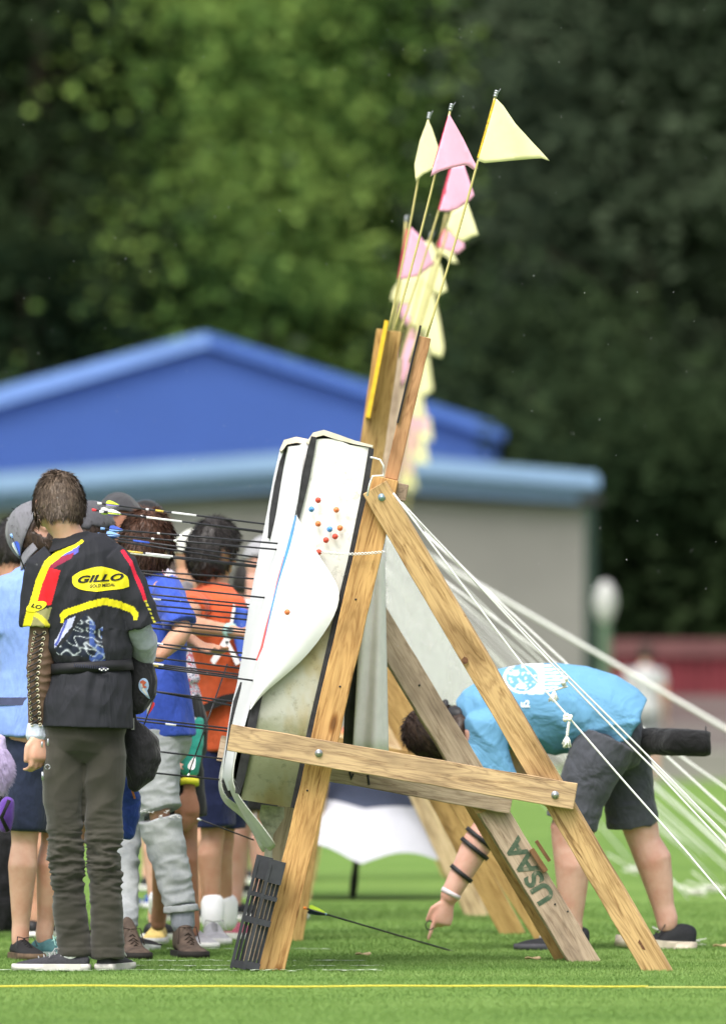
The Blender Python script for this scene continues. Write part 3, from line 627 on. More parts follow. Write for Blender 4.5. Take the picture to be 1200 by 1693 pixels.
# pins
pc = {'r': plain('red_pin', (.65, .08, .05), .35), 'o': plain('orange_pin', (.8, .22, .08), .35), 'b': plain('blue_pin', (.1, .3, .7), .35)}
for i, (px, py, c_, lb) in enumerate([(526, 827, 'r', 'red push pin at the top of the cluster on the bale side'), (515, 842, 'b', 'blue push pin at the upper left of the cluster'), (556, 843, 'o', 'orange push pin at the upper right of the cluster'), (526, 866, 'o', 'orange push pin under the blue one at the left'), (545, 875, 'b', 'blue push pin in the middle of the cluster'), (562, 873, 'o', 'orange push pin right of the middle blue pin'), (554, 887, 'r', 'dark red push pin just below the middle blue pin'), (539, 893, 'r', 'dull red push pin, lower left of the middle blue pin'), (527, 913, 'r', 'dark red push pin holding the twisted wire'), (475, 1012, 'o', 'single orange push pin on the loose paper flap')]):
    f_ = NB - (.075 if i == 9 else .022); t = thing('push_pin', P(px, py, f_), lb, 'pin', 'push pins stuck in the target bale')
    bm = bmesh.new(); c = P(px, py, f_)
    loft(bm, [(c, .0075, .0075), (c + Vector((.0, -.004, 0)), .0105, .0105), (c + Vector((0, -.007, 0)), .006, .006)], n=14, round_ends=False); loft(bm, [(c + Vector((0, -.007, 0)), .005, .005), (c + Vector((.001, -.015, .001)), .0062, .0062)], n=12)
    put('head', bm2me(bm), pc[c_], t, True)
    bm = bmesh.new(); loft(bm, [(c, .0009, .0009), (c + Vector((-.001, .03, -.012)), .0008, .0008)], n=6); put('needle', bm2me(bm), M_steel, t)
# twisted wire and top rope loops
bm = bmesh.new()
for ph in (0, math.pi):
    loft(bm, [(P(530 + 105 * t, 912 + 4 * math.sin(math.pi * t) , NB - .022 - .065 * min(1, t * 2)) + Vector((0, .004 * math.cos(t * 60 + ph), .004 * math.sin(t * 60 + ph))), .0016, .0016) for t in np.linspace(0, 1, 90)], n=6)
put('tie_wire', bm2me(bm), M_white_rope, None, True); tag(bpy.data.objects['tie_wire'], 'twisted white wire tied from the red pin round the front post', 'wire')
lp = tube('rope_loop', [P(x, y, 29.93) for x, y in [(607, 820), (611, 800), (616, 787), (634, 786), (634, 770), (628, 760), (618, 757), (612, 756)]], .0035, M_white_rope); tag(lp, 'short white rope loop hooked over the top of the stand', 'rope')
# grey weather cover hanging behind the bale
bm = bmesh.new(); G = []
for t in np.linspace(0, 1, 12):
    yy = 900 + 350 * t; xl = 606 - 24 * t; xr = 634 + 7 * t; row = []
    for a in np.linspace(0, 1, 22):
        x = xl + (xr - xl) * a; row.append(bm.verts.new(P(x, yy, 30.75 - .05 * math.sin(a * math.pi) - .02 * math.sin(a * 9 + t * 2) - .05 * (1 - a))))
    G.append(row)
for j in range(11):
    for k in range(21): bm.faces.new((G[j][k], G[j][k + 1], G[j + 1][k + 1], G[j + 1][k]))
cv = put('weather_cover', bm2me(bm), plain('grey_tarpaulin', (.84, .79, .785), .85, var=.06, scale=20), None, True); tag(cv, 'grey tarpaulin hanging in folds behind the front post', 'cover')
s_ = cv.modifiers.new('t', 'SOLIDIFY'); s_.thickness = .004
cv = put('weather_cover', cv.data.copy(), None, None, True); 
for v in cv.data.vertices: v.co = Vector(((v.co.x - .03) * .9 - .012, v.co.y + .12, v.co.z))
cv.data.materials.clear(); cv.data.materials.append(plain('black_tarpaulin', (.06, .06, .055), .5, var=.3, scale=20)); tag(cv, 'dark tarpaulin edge hanging between the post and the grey cover', 'cover')
s_ = cv.modifiers.new('t', 'SOLIDIFY'); s_.thickness = .004
# translucent rain sheets tied over the next stands
m_ps, nt, b = newmat('clear_rain_sheet'); out = nt.nodes['Material Output']; tr_ = N(nt, 'ShaderNodeBsdfTransparent'); mx = N(nt, 'ShaderNodeMixShader')
b.inputs[0].default_value = (.75, .75, .74, 1); b.inputs['Roughness'].default_value = .35
nz = noise_n(nt, 1, 3, mapping(nt, (7, 7, 3)), dist=.4); rr_ = ramp(nt, nz.outputs[0], [(.35, (.08,) * 3), (.65, (.55,) * 3)])
nt.links.new(rr_.outputs[0], mx.inputs[0]); nt.links.new(tr_.outputs[0], mx.inputs[1]); nt.links.new(b.outputs[0], mx.inputs[2]); nt.links.new(mx.outputs[0], out.inputs[0])
for k, (dd, lab, poly) in enumerate([(36.2, 'clear plastic rain sheet draped from the top of the third stand', [(636, 880), (652, 884), (800, 1095), (790, 1140), (700, 1195), (640, 1060)]),
                      (39.8, 'cloudy plastic rain sheet draped behind the clearer one', [(636, 890), (650, 892), (790, 1120), (740, 1190), (660, 1170), (640, 1080)])]):
    bm = bmesh.new(); extrude_poly(bm, [P(x, y, dd + (x - 640) * .002) for x, y in poly], (0, .004, 0)); o = put('rain_sheet', bm2me(bm), m_ps); tag(o, lab, 'plastic sheet')
# ================================================================ GUY ROPES
def rope(pts, r, label, grp='white guy ropes holding the target stands', sag=.02):
    a, b_ = pts[0], pts[-1]; n = 24; out = []
    L = [Vector(p) for p in pts]
    for i in range(n + 1):
        t = i / n * (len(L) - 1); k = min(int(t), len(L) - 2); p = lerp(L[k], L[k + 1], t - k); p.z -= sag * math.sin(math.pi * i / n) * (len(L) == 2); out.append(p)
    o = tube('guy_rope', out, r, M_white_rope); tag(o, label, 'rope', grp); return o
def G_(px, d): return P(px, HZ + FPX * (EYE - .01) / d, d)
rope([P(650, 815, 29.93), P(864, 1100, 29.93), P(933, 1178, 29.93), P(1026, 1286, 29.93), P(1140, 1415, 29.93), G_(1296, 29.93)], .0036, 'sharp thin white guy rope with a frayed knot crossing the blue shirt')
rope([P(654, 820, 30.6), P(913, 1100, 30.6), P(1032, 1223, 30.6), P(1080, 1271, 30.6), P(1200, 1400, 30.6), G_(1383, 30.6)], .0036, 'white guy rope with a knotted tassel near the print on the blue shirt')
rope([P(656, 824, 31.0), P(920, 1100, 31.0), P(1050, 1229, 31.0), P(1200, 1382, 31.0), G_(1396, 31.0)], .0036, 'plain white guy rope close beside the tasselled one')
rope([P(648, 884, 44), P(1020, 1100, 44), P(1200, 1205, 44), P(1600, 1440, 44)], .0105, 'thick blurred pale strap with the flattest slope above the black tube')
rope([P(700, 880, 34.5), P(1104, 1253, 34.5), P(1200, 1340, 34.5), G_(1430, 34.5)], .0055, 'soft focus white rope passing just under the black tube')
rope([P(720, 950, 37), P(1128, 1253, 37), P(1200, 1304, 37), G_(1480, 37)], .0055, 'soft focus white rope with its lower end beyond the right edge, above the next one')
rr = random.Random(11)
words = ['straight', 'slack', 'pale', 'thin', 'bright', 'faint', 'dull', 'taut', 'steep', 'gentle', 'loose', 'long', 'short']
k = 0
for (dd, n_) in [(33.9, 1), (36.8, 1), (38, 1), (40.6, 2), (43, 1), (45.2, 2), (48, 2), (52, 2), (56, 2), (61, 2), (67, 2), (74, 2), (82, 2)]:
    for i in range(n_):
        top = Vector((.12 + rr.uniform(-.03, .05), dd + rr.uniform(0, 1), 1.74 + rr.uniform(-.05, .05))); end = Vector((2.0 + rr.uniform(-.5, .25), dd + rr.uniform(-.6, 1.2), .01))
        rope([top, end], .0036 if dd < 50 else .005, 'blurred white guy rope, one of many fanning out behind the bending person', sag=.01); k += 1
M_tas = plain('frayed_cotton', (.8, .79, .74), .9, var=.1, scale=200)
def tassel(px, py, d, s, label, tail, dx=-6):
    t = thing('rope_tassel', P(px, py, d), label, 'tassel', 'frayed rope ends'); bm = bmesh.new(); c = P(px, py, d); rd = random.Random(px)
    for _ in range(7): blob(bm, c + Vector((rd.gauss(0, .007), rd.gauss(0, .006), rd.gauss(0, .009))) * s, .009 * s, .009 * s, .009 * s, sub=2)
    put('knot', bm2me(bm), M_tas, t, True); bm = bmesh.new()
    b0 = P(px + 2, py + 8, d); b1 = P(px + dx, py + tail, d)
    for ph in (0, 2.1, 4.2): loft(bm, [(lerp(b0, b1, u) + Vector((.003 * math.cos(u * 20 + ph), .003 * math.sin(u * 20 + ph), 0)), .003, .003) for u in np.linspace(0, 1, 20)], n=6)
    put('cord', bm2me(bm), M_tas, t, True); bm = bmesh.new()
    for _ in range(60):
        a = rd.uniform(0, 6.28); sp2 = rd.uniform(.0, .02) * s; e_ = b1 + Vector((math.cos(a) * sp2 - .004, math.sin(a) * sp2, -rd.uniform(.03, .045) * s))
        loft(bm, [(b1, .0022, .0022), (lerp(b1, e_, .5) + Vector((rd.gauss(0, .002), 0, 0)), .002, .002), (e_, .0012, .0012)], n=5, round_ends=False)
    put('brush', bm2me(bm), M_tas, t, True)
tassel(938, 1186, 29.91, 1, 'frayed white cotton tassel hanging lowest against the blue shirt', 30, -1)
tassel(934, 1127, 30.58, 1, 'knotted white tassel on the rope beside the shirt print', 14, -18)
for (px, py, dd, lb) in [(1150, 1476, 41, 'loose white rope end lying on the grass at the right'), (1178, 1470, 41.4, 'second white rope end on the grass at the right edge'), (1050, 1440, 45, 'blurred white rope knot on the grass between the legs'), (1135, 1562, 33.1, 'small white rope scrap behind the lifted heel')]:
    t = bmesh.new(); rd = random.Random(px)
    for _ in range(70):
        q0 = P(px + rd.gauss(0, 4), py + rd.gauss(0, 2), dd); q1 = q0 + Vector((rd.gauss(0, .03), rd.gauss(0, .02), rd.uniform(-.004, .02))); loft(t, [(q0, .002, .002), (lerp(q0, q1, .5) + Vector((0, 0, .004)), .002, .002), (q1, .0015, .0015)], n=5, round_ends=False)
    for _ in range(2): loft(t, [(P(px, py, dd), .003, .003), (P(px + rd.uniform(-60, -20), py + rd.uniform(-30, -10), dd), .003, .003)], n=6)
    o = put('rope_end', bm2me(t), M_tas, None, True); tag(o, lb, 'rope end')
# ================================================================ FLAGS
fm = {'y': cloth('pale_yellow_flag_cloth', (.83, .79, .44), .02, (12, 12, 12), .06), 'p': cloth('pink_flag_cloth', (.82, .42, .56), .02, (12, 12, 12), .06),
      'ys': plain('amber_stitching', (.8, .5, .03), .7, var=.4, scale=150), 'ps': plain('crimson_stitching', (.65, .05, .12), .7, var=.4, scale=150)}
M_frp = plain('yellow_fibreglass_rod', (.5, .44, .17), .35, var=.08)
def flag(col, d, base, top, poly, label, stitch=None, r=.0042, tip=True):
    t = thing('wind_flag', P(*base, d), label, 'flag', 'small wind flags above the targets')
    a, b_ = P(*base, d), P(*top, d); bm = bmesh.new(); loft(bm, [(lerp(a, b_, u) + Vector((.006 * math.sin(u * 3.1), 0, 0)), r, r) for u in np.linspace(0, 1, 12)], n=8, round_ends=False); put('pole', bm2me(bm), M_frp, t, True)
    if tip:
        bm = bmesh.new(); u = (b_ - a).normalized()
        for q in (0, .009, .017): loft(bm, [(b_ + u * q, .007, .007), (b_ + u * (q + .006), .0075, .0075)], n=10, round_ends=False)
        loft(bm, [(b_ - u * .004, .005, .005), (b_ + u * .024, .005, .005)], n=8, round_ends=False); loft(bm, [(b_ + u * .01 + Vector((.006, 0, 0)), .001, .001), (b_ + u * .03 + Vector((.011, 0, 0)), .001, .001)], n=5); put('ferrule', bm2me(bm), M_steel, t, True)
    bm = bmesh.new(); vs = [bm.verts.new(P(x, y, d - .012)) for x, y in poly]; bm.faces.new(vs); bmesh.ops.triangulate(bm, faces=bm.faces[:])
    for _ in range(4):
        es = [x for x in bm.edges if x.calc_length() > .022]
        if es: bmesh.ops.subdivide_edges(bm, edges=es, cuts=1); bmesh.ops.triangulate(bm, faces=bm.faces[:])
    ph = d * 3 + base[0]; hx = P(*poly[0], d).x
    for v in bm.verts: v.co.y += .012 * math.sin((v.co.x - hx) * 38 + v.co.z * 14 + ph) * min(1, abs(v.co.x - hx) * 14)
    o = put('cloth', bm2me(bm), fm[col], t, True); s_ = o.modifiers.new('t', 'SOLIDIFY'); s_.thickness = .0012
    if stitch:
        bm = bmesh.new(); x0, y0, x1, y1, wd = stitch; n_ = 26
        for i in range(n_):
            u = (i + .5) / n_; c = P(x0 + (x1 - x0) * u, y0 + (y1 - y0) * u, d - .008); X = (P(x1, y1, d) - P(x0, y0, d)).normalized()
            box(bm, c, (P(x1, y1, d) - P(x0, y0, d)).length / n_ * .8, .003, wd, X, Vector((0, 1, 0)), Vector((-X.z, 0, X.x)))
        put('stitching', bm2me(bm), fm[col + 's'], t)
flag('y', 30.03, (705, 557), (818, 160), [(820, 163), (832, 175), (852, 205), (880, 236), (900, 257), (908, 266), (895, 262), (850, 265), (800, 270), (790, 266)], 'largest pale yellow pennant, highest and furthest right, with amber stitched edge', (819, 166, 792, 262, .017))
flag('p', 31.0, (652, 545), (744, 182), [(742, 188), (752, 205), (766, 230), (781, 262), (790, 279), (782, 281), (773, 274), (766, 273), (745, 278), (727, 284), (711, 292), (716, 276), (727, 240)], 'upper pink pennant hanging between the two upright yellow ones', (741, 192, 716, 276, .006))
flag('y', 32.4, (642, 547), (708, 196), [(707, 197), (714, 212), (725, 245), (720, 268), (715, 281), (700, 288), (687, 300), (685, 272), (694, 232)], 'narrow pale yellow pennant at the upper left of the flags')
flag('p', 33.8, (657, 560), (744, 282), [(747, 275), (767, 273), (776, 300), (784, 323), (778, 331), (768, 338), (756, 346), (740, 350), (726, 349)], 'second pink pennant directly below the upper one, crimson stitched', (745, 280, 727, 347, .016), tip=False)
flag('y', 36.0, (676, 600), (752, 330), [(748, 350), (772, 334), (782, 362), (791, 389), (779, 393), (766, 401), (750, 392), (737, 376)], 'yellow pennant below the stitched pink one', None, .005, False)
flag('p', 38.0, (682, 560), (738, 353), [(737, 378), (750, 385), (764, 388), (768, 410), (756, 420), (740, 415), (724, 409)], 'small pink pennant under the yellow one, right of the poles', (736, 380, 725, 408, .016), .005, False)
flag('y', 41.0, (672, 560), (726, 400), [(724, 408), (748, 418), (757, 436), (745, 434), (738, 424), (722, 418)], 'little yellow pennant tip showing under the small pink one', None, .005, False)
flag('p', 36.6, (648, 560), (671, 366), [(679, 375), (694, 390), (709, 411), (717, 437), (690, 457), (661, 463)], 'leftmost pink pennant, blurred, with a crimson edge', (677, 380, 663, 460, .03), .0055)
flag('y', 39.5, (660, 600), (712, 392), [(704, 398), (716, 404), (728, 440), (739, 481), (725, 489), (700, 470), (690, 440)], 'blurred yellow pennant right of the leftmost pink one', None, .005)
flag('y', 43.0, (640, 600), (662, 455), [(664, 460), (690, 456), (696, 500), (668, 503), (646, 497), (650, 480)], 'blurred yellow pennant under the leftmost pink one', None, .005, False)
flag('p', 47.0, (650, 600), (672, 480), [(664, 500), (684, 498), (690, 525), (676, 540), (661, 518)], 'small blurred pink pennant low among the poles', None, .006, False)
flag('y', 44.5, (690, 640), (716, 482), [(706, 486), (718, 492), (726, 530), (733, 575), (730, 592), (712, 586), (698, 540)], 'long blurred yellow pennant hanging right of the brown flag board top', None, .006, False)
flag('y', 40.0, (684, 640), (704, 440), [(690, 450), (712, 452), (716, 500), (706, 545), (688, 548), (676, 520)], 'broad blurred pale pennant filling the gap between the poles', None, .006, False)
flag('p', 49.0, (660, 700), (690, 540), [(676, 545), (692, 548), (684, 590), (668, 632), (656, 640), (662, 590)], 'tall blurred pink pennant left of the brown flag board', None, .007, False)
flag('y', 52.0, (690, 740), (700, 560), [(698, 572), (708, 592), (715, 645), (700, 655), (684, 650), (686, 600)], 'blurred yellow pennant hanging low behind the brown flag board', None, .007, False)
for i, (c_, dd, x, y, s_) in enumerate([('y', 57, 690, 668, 24), ('p', 62, 694, 690, 26), ('y', 66, 702, 705, 24), ('p', 70, 678, 720, 28), ('y', 75, 694, 742, 26), ('p', 78, 668, 760, 24), ('y', 82, 674, 784, 26)]):
    flag(c_, dd, (x - 26, y + 120), (x - 6, y - 22), [(x - 6, y - 20), (x + 8, y - 14), (x + s_ * .55, y + s_), (x - s_ * .5, y + s_ * .8), (x - s_ * .55, y)], ['highest', 'second', 'third', 'fourth', 'fifth', 'sixth', 'lowest'][i] + ' of the very blurred distant pennants beside the flag board', None, .008, False)
# ================================================================ ARROWS
M_carb = plain('carbon_shaft', (.022, .022, .026), .3, scale=50)
vm = {k: plain('vane_' + k, c_, .5, var=.05) for k, c_ in {'lime': (.62, .85, .05), 'purple': (.3, .22, .65), 'white': (.82, .82, .82), 'blue': (.04, .1, .5), 'sky': (.25, .45, .85), 'red': (.75, .05, .06), 'orange': (.9, .25, .04), 'navy': (.02, .03, .12)}.items()}
vm['gold'] = plain('gold_cresting', (.65, .48, .08), .35); 
def arrow(tip, nock, label, vanes=None, nockc='white', crest=None, r=.0033, grp='arrows stuck in the target', nvane=.05, vh=.013):
    t = thing('arrow', tip, label, 'arrow', grp); tip, nock = Vector(tip), Vector(nock); X = (nock - tip).normalized(); L = (nock - tip).length
    bm = bmesh.new(); loft(bm, [(tip, r, r), (nock - X * .012, r, r)], (0, 0, 1), 10, False); put('shaft', bm2me(bm), M_carb, t, True)
    bm = bmesh.new(); loft(bm, [(nock - X * .013, r * 1.1, r * 1.1), (nock - X * .004, r * 1.5, r * 1.3), (nock + X * .003, r * 1.5, r * .6)], (0, 0, 1), 10, False); put('nock', bm2me(bm), vm[nockc], t, True)
    if vanes:
        U = Vector((0, 0, 1)); U = (U - X * U.dot(X)).normalized(); V_ = X.cross(U)
        for k, vc in enumerate(vanes):
            a = R([75, 195, 315][k]); n_ = U * math.sin(a) + V_ * math.cos(a); bm = bmesh.new(); p0 = nock - X * .028
            extrude_poly(bm, [p0 + n_ * r, p0 + n_ * (r + vh * .75) - X * .002, p0 + n_ * (r + vh) - X * .012, p0 + n_ * (r + vh * .7) - X * (nvane * .55), p0 + n_ * r - X * nvane], X.cross(n_) * .0008); put('vane', bm2me(bm), vm[vc], t)
    if crest:
        for (c0, c1, cc) in crest:
            bm = bmesh.new(); loft(bm, [(nock - X * c0, r + .0004, r + .0004), (nock - X * c1, r + .0004, r + .0004)], (0, 0, 1), 10, False); put('cresting', bm2me(bm), vm[cc], t, True)
    return t
CR = [(.175, .185, 'white'), (.21, .24, 'gold'), (.27, .36, 'white')]
AR = [  # nock px, tip px, vanes, nock colour, cresting, label
 ((163, 832), (440, 867), ('lime', 'purple', 'white'), 'white', CR, 'topmost arrow with lime and purple vanes'),
 ((154, 843), (438, 881), ('white', 'white', 'lime'), 'red', CR, 'second arrow from the top with red nock and white vanes'),
 ((166, 846), (437, 879), ('white', 'lime', 'purple'), 'white', [(.17, .3, 'white')], 'third arrow from the top with mixed pale vanes'),
 ((168, 874), (466, 899), ('blue', 'sky', 'sky'), 'sky', [(.2, .21, 'white'), (.28, .29, 'white')], 'blue fletched arrow whose tip reaches the blue paper edge'),
 ((163, 883), (464, 909), ('sky', 'sky', 'blue'), 'sky', [(.19, .2, 'white'), (.27, .28, 'white')], 'pale blue fletched arrow just under the darker blue one'),
 ((162, 886), (428, 922), None, 'red', [(.13, .19, 'blue')], 'arrow with red nock just above the black collar'),
 ((166, 890), (429, 932), None, 'white', None, 'plain dark arrow under the red nocked one'),
 ((160, 906), (430, 936), None, 'white', [(.11, .17, 'gold'), (.18, .28, 'white')], 'gold and white crested arrow beside the yellow print'),
 ((165, 909), (428, 938), None, 'white', [(.1, .26, 'white')], 'white crested arrow touching the gold crested one'),
 ((150, 938), (424, 957), None, 'white', None, 'arrow level with the brown hair of the blue shirted archer'),
 ((145, 935), (421, 975), None, 'white', None, 'arrow sloping across the nape of the black haired archer'),
 ((150, 958), (444, 989), None, 'white', None, 'arrow whose tip lands midway along the blue paper edge'),
 ((145, 972), (418, 1000), None, 'white', [(.17, .23, 'white')], 'white crested arrow over the top of the orange shirt'),
 ((140, 980), (416, 1005), None, 'white', [(.18, .28, 'white')], 'brighter white crested arrow over the orange shirt collar'),
 ((140, 990), (414, 1016), None, 'white', None, 'plain arrow above the outstretched forearm'),
 ((140, 998), (412, 1025), None, 'white', None, 'plain arrow along the top of the outstretched forearm'),
 ((140, 1012), (410, 1042), None, 'white', [(.2, .25, 'white')], 'arrow crossing the middle of the outstretched forearm'),
 ((138, 1020), (409, 1046), None, 'white', None, 'arrow crossing the wristwatch'),
 ((138, 1025), (406, 1057), None, 'white', None, 'arrow just below the wristwatch'),
 ((135, 1050), (402, 1080), None, 'white', [(.2, .3, 'white')], 'arrow above the gripping fist'),
 ((140, 1053), (425, 1091), None, 'white', None, 'arrow whose tip marks the lower end of the red ring edge'),
 ((135, 1072), (395, 1105), None, 'white', None, 'arrow under the gripping fist'),
 ((226, 1094), (395, 1115), None, 'white', [(.0, .1, 'white')], 'pale crested arrow at belt height, upper of a tight group'),
 ((222, 1096), (393, 1119), None, 'white', [(.02, .09, 'gold')], 'gold crested arrow in the middle of the tight group at belt height'),
 ((228, 1100), (416, 1125), None, 'white', None, 'lowest arrow of the tight group at belt height'),
 ((150, 1124), (383, 1167), None, 'white', None, 'arrow over the dark strap of the orange shirt'),
 ((155, 1130), (384, 1160), None, 'white', None, 'arrow crossing just above the dark strap'),
 ((130, 1175), (374, 1204), None, 'white', None, 'arrow over the blue shirt hem, upper of a pair'),
 ((130, 1180), (374, 1209), None, 'white', [(.32, .36, 'white')], 'arrow over the blue shirt hem, lower of a pair'),
 ((120, 1227), (363, 1254), None, 'white', None, 'lone arrow ending at the lower cross board'),
 ((120, 1264), (363, 1289), None, 'white', None, 'lowest arrow in the target, below the cross board')]
def xn(y): return 486 - (y - 865) * .262
def xf(y): return 443 - (y - 867) * .197
for i, (nk, tp, vn, nc, cr, lb) in enumerate(AR):
    s_ = (xn(tp[1]) - tp[0]) / max(5, xn(tp[1]) - xf(tp[1])); s_ = max(.03, min(1, s_)); dd = NB + (FB - NB - .02) * s_
    tip = P(*tp, dd) + Vector((.02, 0, -.002)); nkp = P(*nk, dd + .02 * math.sin(i * 2.3))
    arrow(tip, nkp, lb, vn, nc, cr)
arrow(P(752, 1574, 32.32) + Vector((.02, .01, -.006)), P(503, 1501, 31.75), 'black arrow with lime vane and orange nock stuck low in the turf', ('lime', 'navy', 'navy'), 'orange', [(.11, .118, 'sky')], .0034, 'arrows away from the target', .1, .017)
arrow(P(268, 1562, 32.1), P(214, 1556, 32.4), 'short stretch of pale arrow lying on the turf behind the brown boots', None, 'white', [(.0, .05, 'white'), (.06, .09, 'orange')], .0032, 'arrows away from the target')
arrow(P(376, 1098, 31.6), P(311, 1284, 31.45), 'arrow held point up in front of the teal sleeve, white vanes low', ('white', 'white', 'white'), 'white', None, .0028, 'arrows away from the target', .055, .013)
arrow(P(420, 1389, 31.6), P(328, 1354, 31.5), 'thin dark arrow pointing from the hand with the yellow wristband', None, 'white', None, .0028, 'arrows away from the target')
arrow(P(232, 1216, 30.35), P(257, 1148, 30.35), 'arrow with lime nock and red and white vanes in the hip quiver', ('white', 'red', 'red'), 'lime', None, .0026, 'arrows away from the target', .05, .013)
arrow(P(45, 950, 30.9), P(19, 884, 30.9), 'arrow with blue and pale vanes standing behind the left shoulder', ('blue', 'sky', 'white'), 'sky', None, .0028, 'arrows away from the target', .055, .013)
# ================================================================ slatted stand-off panels leaning on the post
for k, (dx, dy, lb, dd) in enumerate([(0, 0, 'front slatted dark grey plastic panel leaning on the post', 29.9), (-21, -8, 'rear slatted dark grey plastic panel leaning beside the other', 29.98)]):
    t = thing('slatted_panel', P(420 + dx, 1605, dd), lb, 'panel'); M_sl = plain('slate_grey_plastic', (.036, .038, .044), .55, var=.2)
    top, bot = (458 + dx, 1426 + dy), (414 + dx, 1603 + dy * .3)
    bm = bmesh.new()
    for i in range(4):
        ox = -10.5 + i * 7.0; a_, b_ = P(top[0] + ox, top[1] + 3, dd + i * .012), P(bot[0] + ox, bot[1], dd + i * .012); X = (b_ - a_).normalized(); box(bm, (a_ + b_) / 2, (b_ - a_).length, .012, .0115, X, Vector((0, 1, 0)), Vector((-X.z, 0, X.x)))
    put('slats', bm2me(bm), M_sl, t)['kind'] = 'stuff'
    for u, h_ in ((.09, 38), (.33, 7), (.56, 10), (.965, 12)):
        c = P(top[0] + (bot[0] - top[0]) * u + 1, top[1] + (bot[1] - top[1]) * u, dd + .03); X = (P(*bot, dd) - P(*top, dd)).normalized()
        bm = bmesh.new(); box(bm, c, h_ * .00214, .07 if u > .1 else .066, .06 - (.003 if u > .4 else 0), X, Vector((0, 1, 0)), Vector((-X.z, 0, X.x))); put('tie_bar', bm2me(bm), M_sl, t)
# small things on the turf
for i, (px, py, lb) in enumerate([(1190, 1569, 'thin wood chip on the grass at the right edge'), (880, 1590, 'sliver of wood between the two rear legs'), (878, 1566, 'brown leaf beside the near black shoe'), (570, 1402, 'pale crumb of bale foam on the turf')]):
    if i == 3: px, py = 600, 1583
    dd = FPX * EYE / (py - HZ); bm = bmesh.new(); c = P(px, py, dd) + Vector((0, 0, .012)); vs = [c + Vector((.03 * math.cos(a) * (1 + .3 * math.sin(3 * a)), .012 * math.sin(a), .004 * math.sin(2 * a))) for a in np.linspace(0, 5.6, 8)]
    extrude_poly(bm, vs, (0, 0, .004)); o = put('wood_chip', bm2me(bm), W_pale if i != 2 else plain('brown_leaf', (.2, .14, .05), .8)); tag(o, lb, 'debris')
# ================================================================ white umbrella resting on the grass
um = thing('umbrella', P(583, 1482, 41), 'open white umbrella with a navy top standing on its handle behind the stand', 'umbrella')
hb, ap = P(583, 1481, 41), P(607, 1250, 41) + Vector((0, -.2, 0)); ax = (ap - hb).normalized(); ux = Vector((1, 0, 0)); ux = (ux - ax * ux.dot(ax)).normalized(); uy = ax.cross(ux)
bm = bmesh.new(); loft(bm, [(hb + ax * .12, .006, .006), (ap, .006, .006)], n=8); put('shaft', bm2me(bm), M_black, um, True)
bm = bmesh.new(); loft(bm, [(hb, .016, .016), (hb + ax * .06, .02, .02), (hb + ax * .17, .015, .015)], n=12); put('handle', bm2me(bm), M_black, um, True)
mwhite = cloth('white_umbrella_cloth', (.5, .5, .56), .03, (4, 4, 4), .2); mnavy = cloth('navy_umbrella_cloth', (.05, .06, .1), .1, (4, 4, 4), .2)
for nm_, r0, r1, mt in (('navy_crown', 0, .62, mnavy), ('white_skirt', .62, 1, mwhite)):
    bm = bmesh.new(); G = []; nseg_ = 64
    for j, rr2 in enumerate(np.linspace(r0, r1, 8)):
        row = []
        for i in range(nseg_):
            a = 2 * math.pi * (i + 3.2) / nseg_; s_ = abs(math.sin(a * 4)) if True else 0
            rad = .56 * rr2 * (1 - .05 * s_ * rr2); drop = .37 * rr2 ** 1.8 - .06 * s_ * rr2 ** 3
            row.append(bm.verts.new(ap - ax * drop + ux * rad * math.cos(a) + uy * rad * math.sin(a)))
        G.append(row)
    for j in range(7):
        for i in range(nseg_): bm.faces.new((G[j][i], G[j][(i + 1) % nseg_], G[j + 1][(i + 1) % nseg_], G[j + 1][i]))
    put(nm_, bm2me(bm), mt, um, True)
# ================================================================ PEOPLE
def pose(px, d, Ht, yaw=0, lean=0, z0=0):
    """standing skeleton; yaw 0 faces away from the camera, + turns right"""
    f = Vector((math.sin(R(yaw)), math.cos(R(yaw)), 0)); r = Vector((f.y, -f.x, 0)); O = Vector((P(px, 0, d).x, d, z0)); J = {'f': f, 'r': r, 'H': Ht}
    def q(x, y, z): return O + r * x * Ht + f * (y * Ht + lean * max(0, z - .5)) + Vector((0, 0, z * Ht))
    J.update(head=q(0, .02, .93), neck=q(0, 0, .835), chest=q(0, 0, .73), waist=q(0, 0, .62), pelvis=q(0, 0, .535),
             sR=q(.108, 0, .805), sL=q(-.108, 0, .805), eR=q(.135, -.01, .63), eL=q(-.135, -.01, .63), wR=q(.14, .05, .485), wL=q(-.14, .05, .485),
             hR=q(.052, 0, .5), hL=q(-.052, 0, .5), kR=q(.06, .015, .28), kL=q(-.06, .015, .28), aR=q(.065, -.01, .05), aL=q(-.065, -.01, .05),
             hu=Vector((0, 0, 1)), hf=f.copy(), tR=(f + r * .25).normalized(), tL=(f - r * .25).normalized(), hdR=None, hdL=None, curlR=.5, curlL=.5, calf=1.0)
    return J
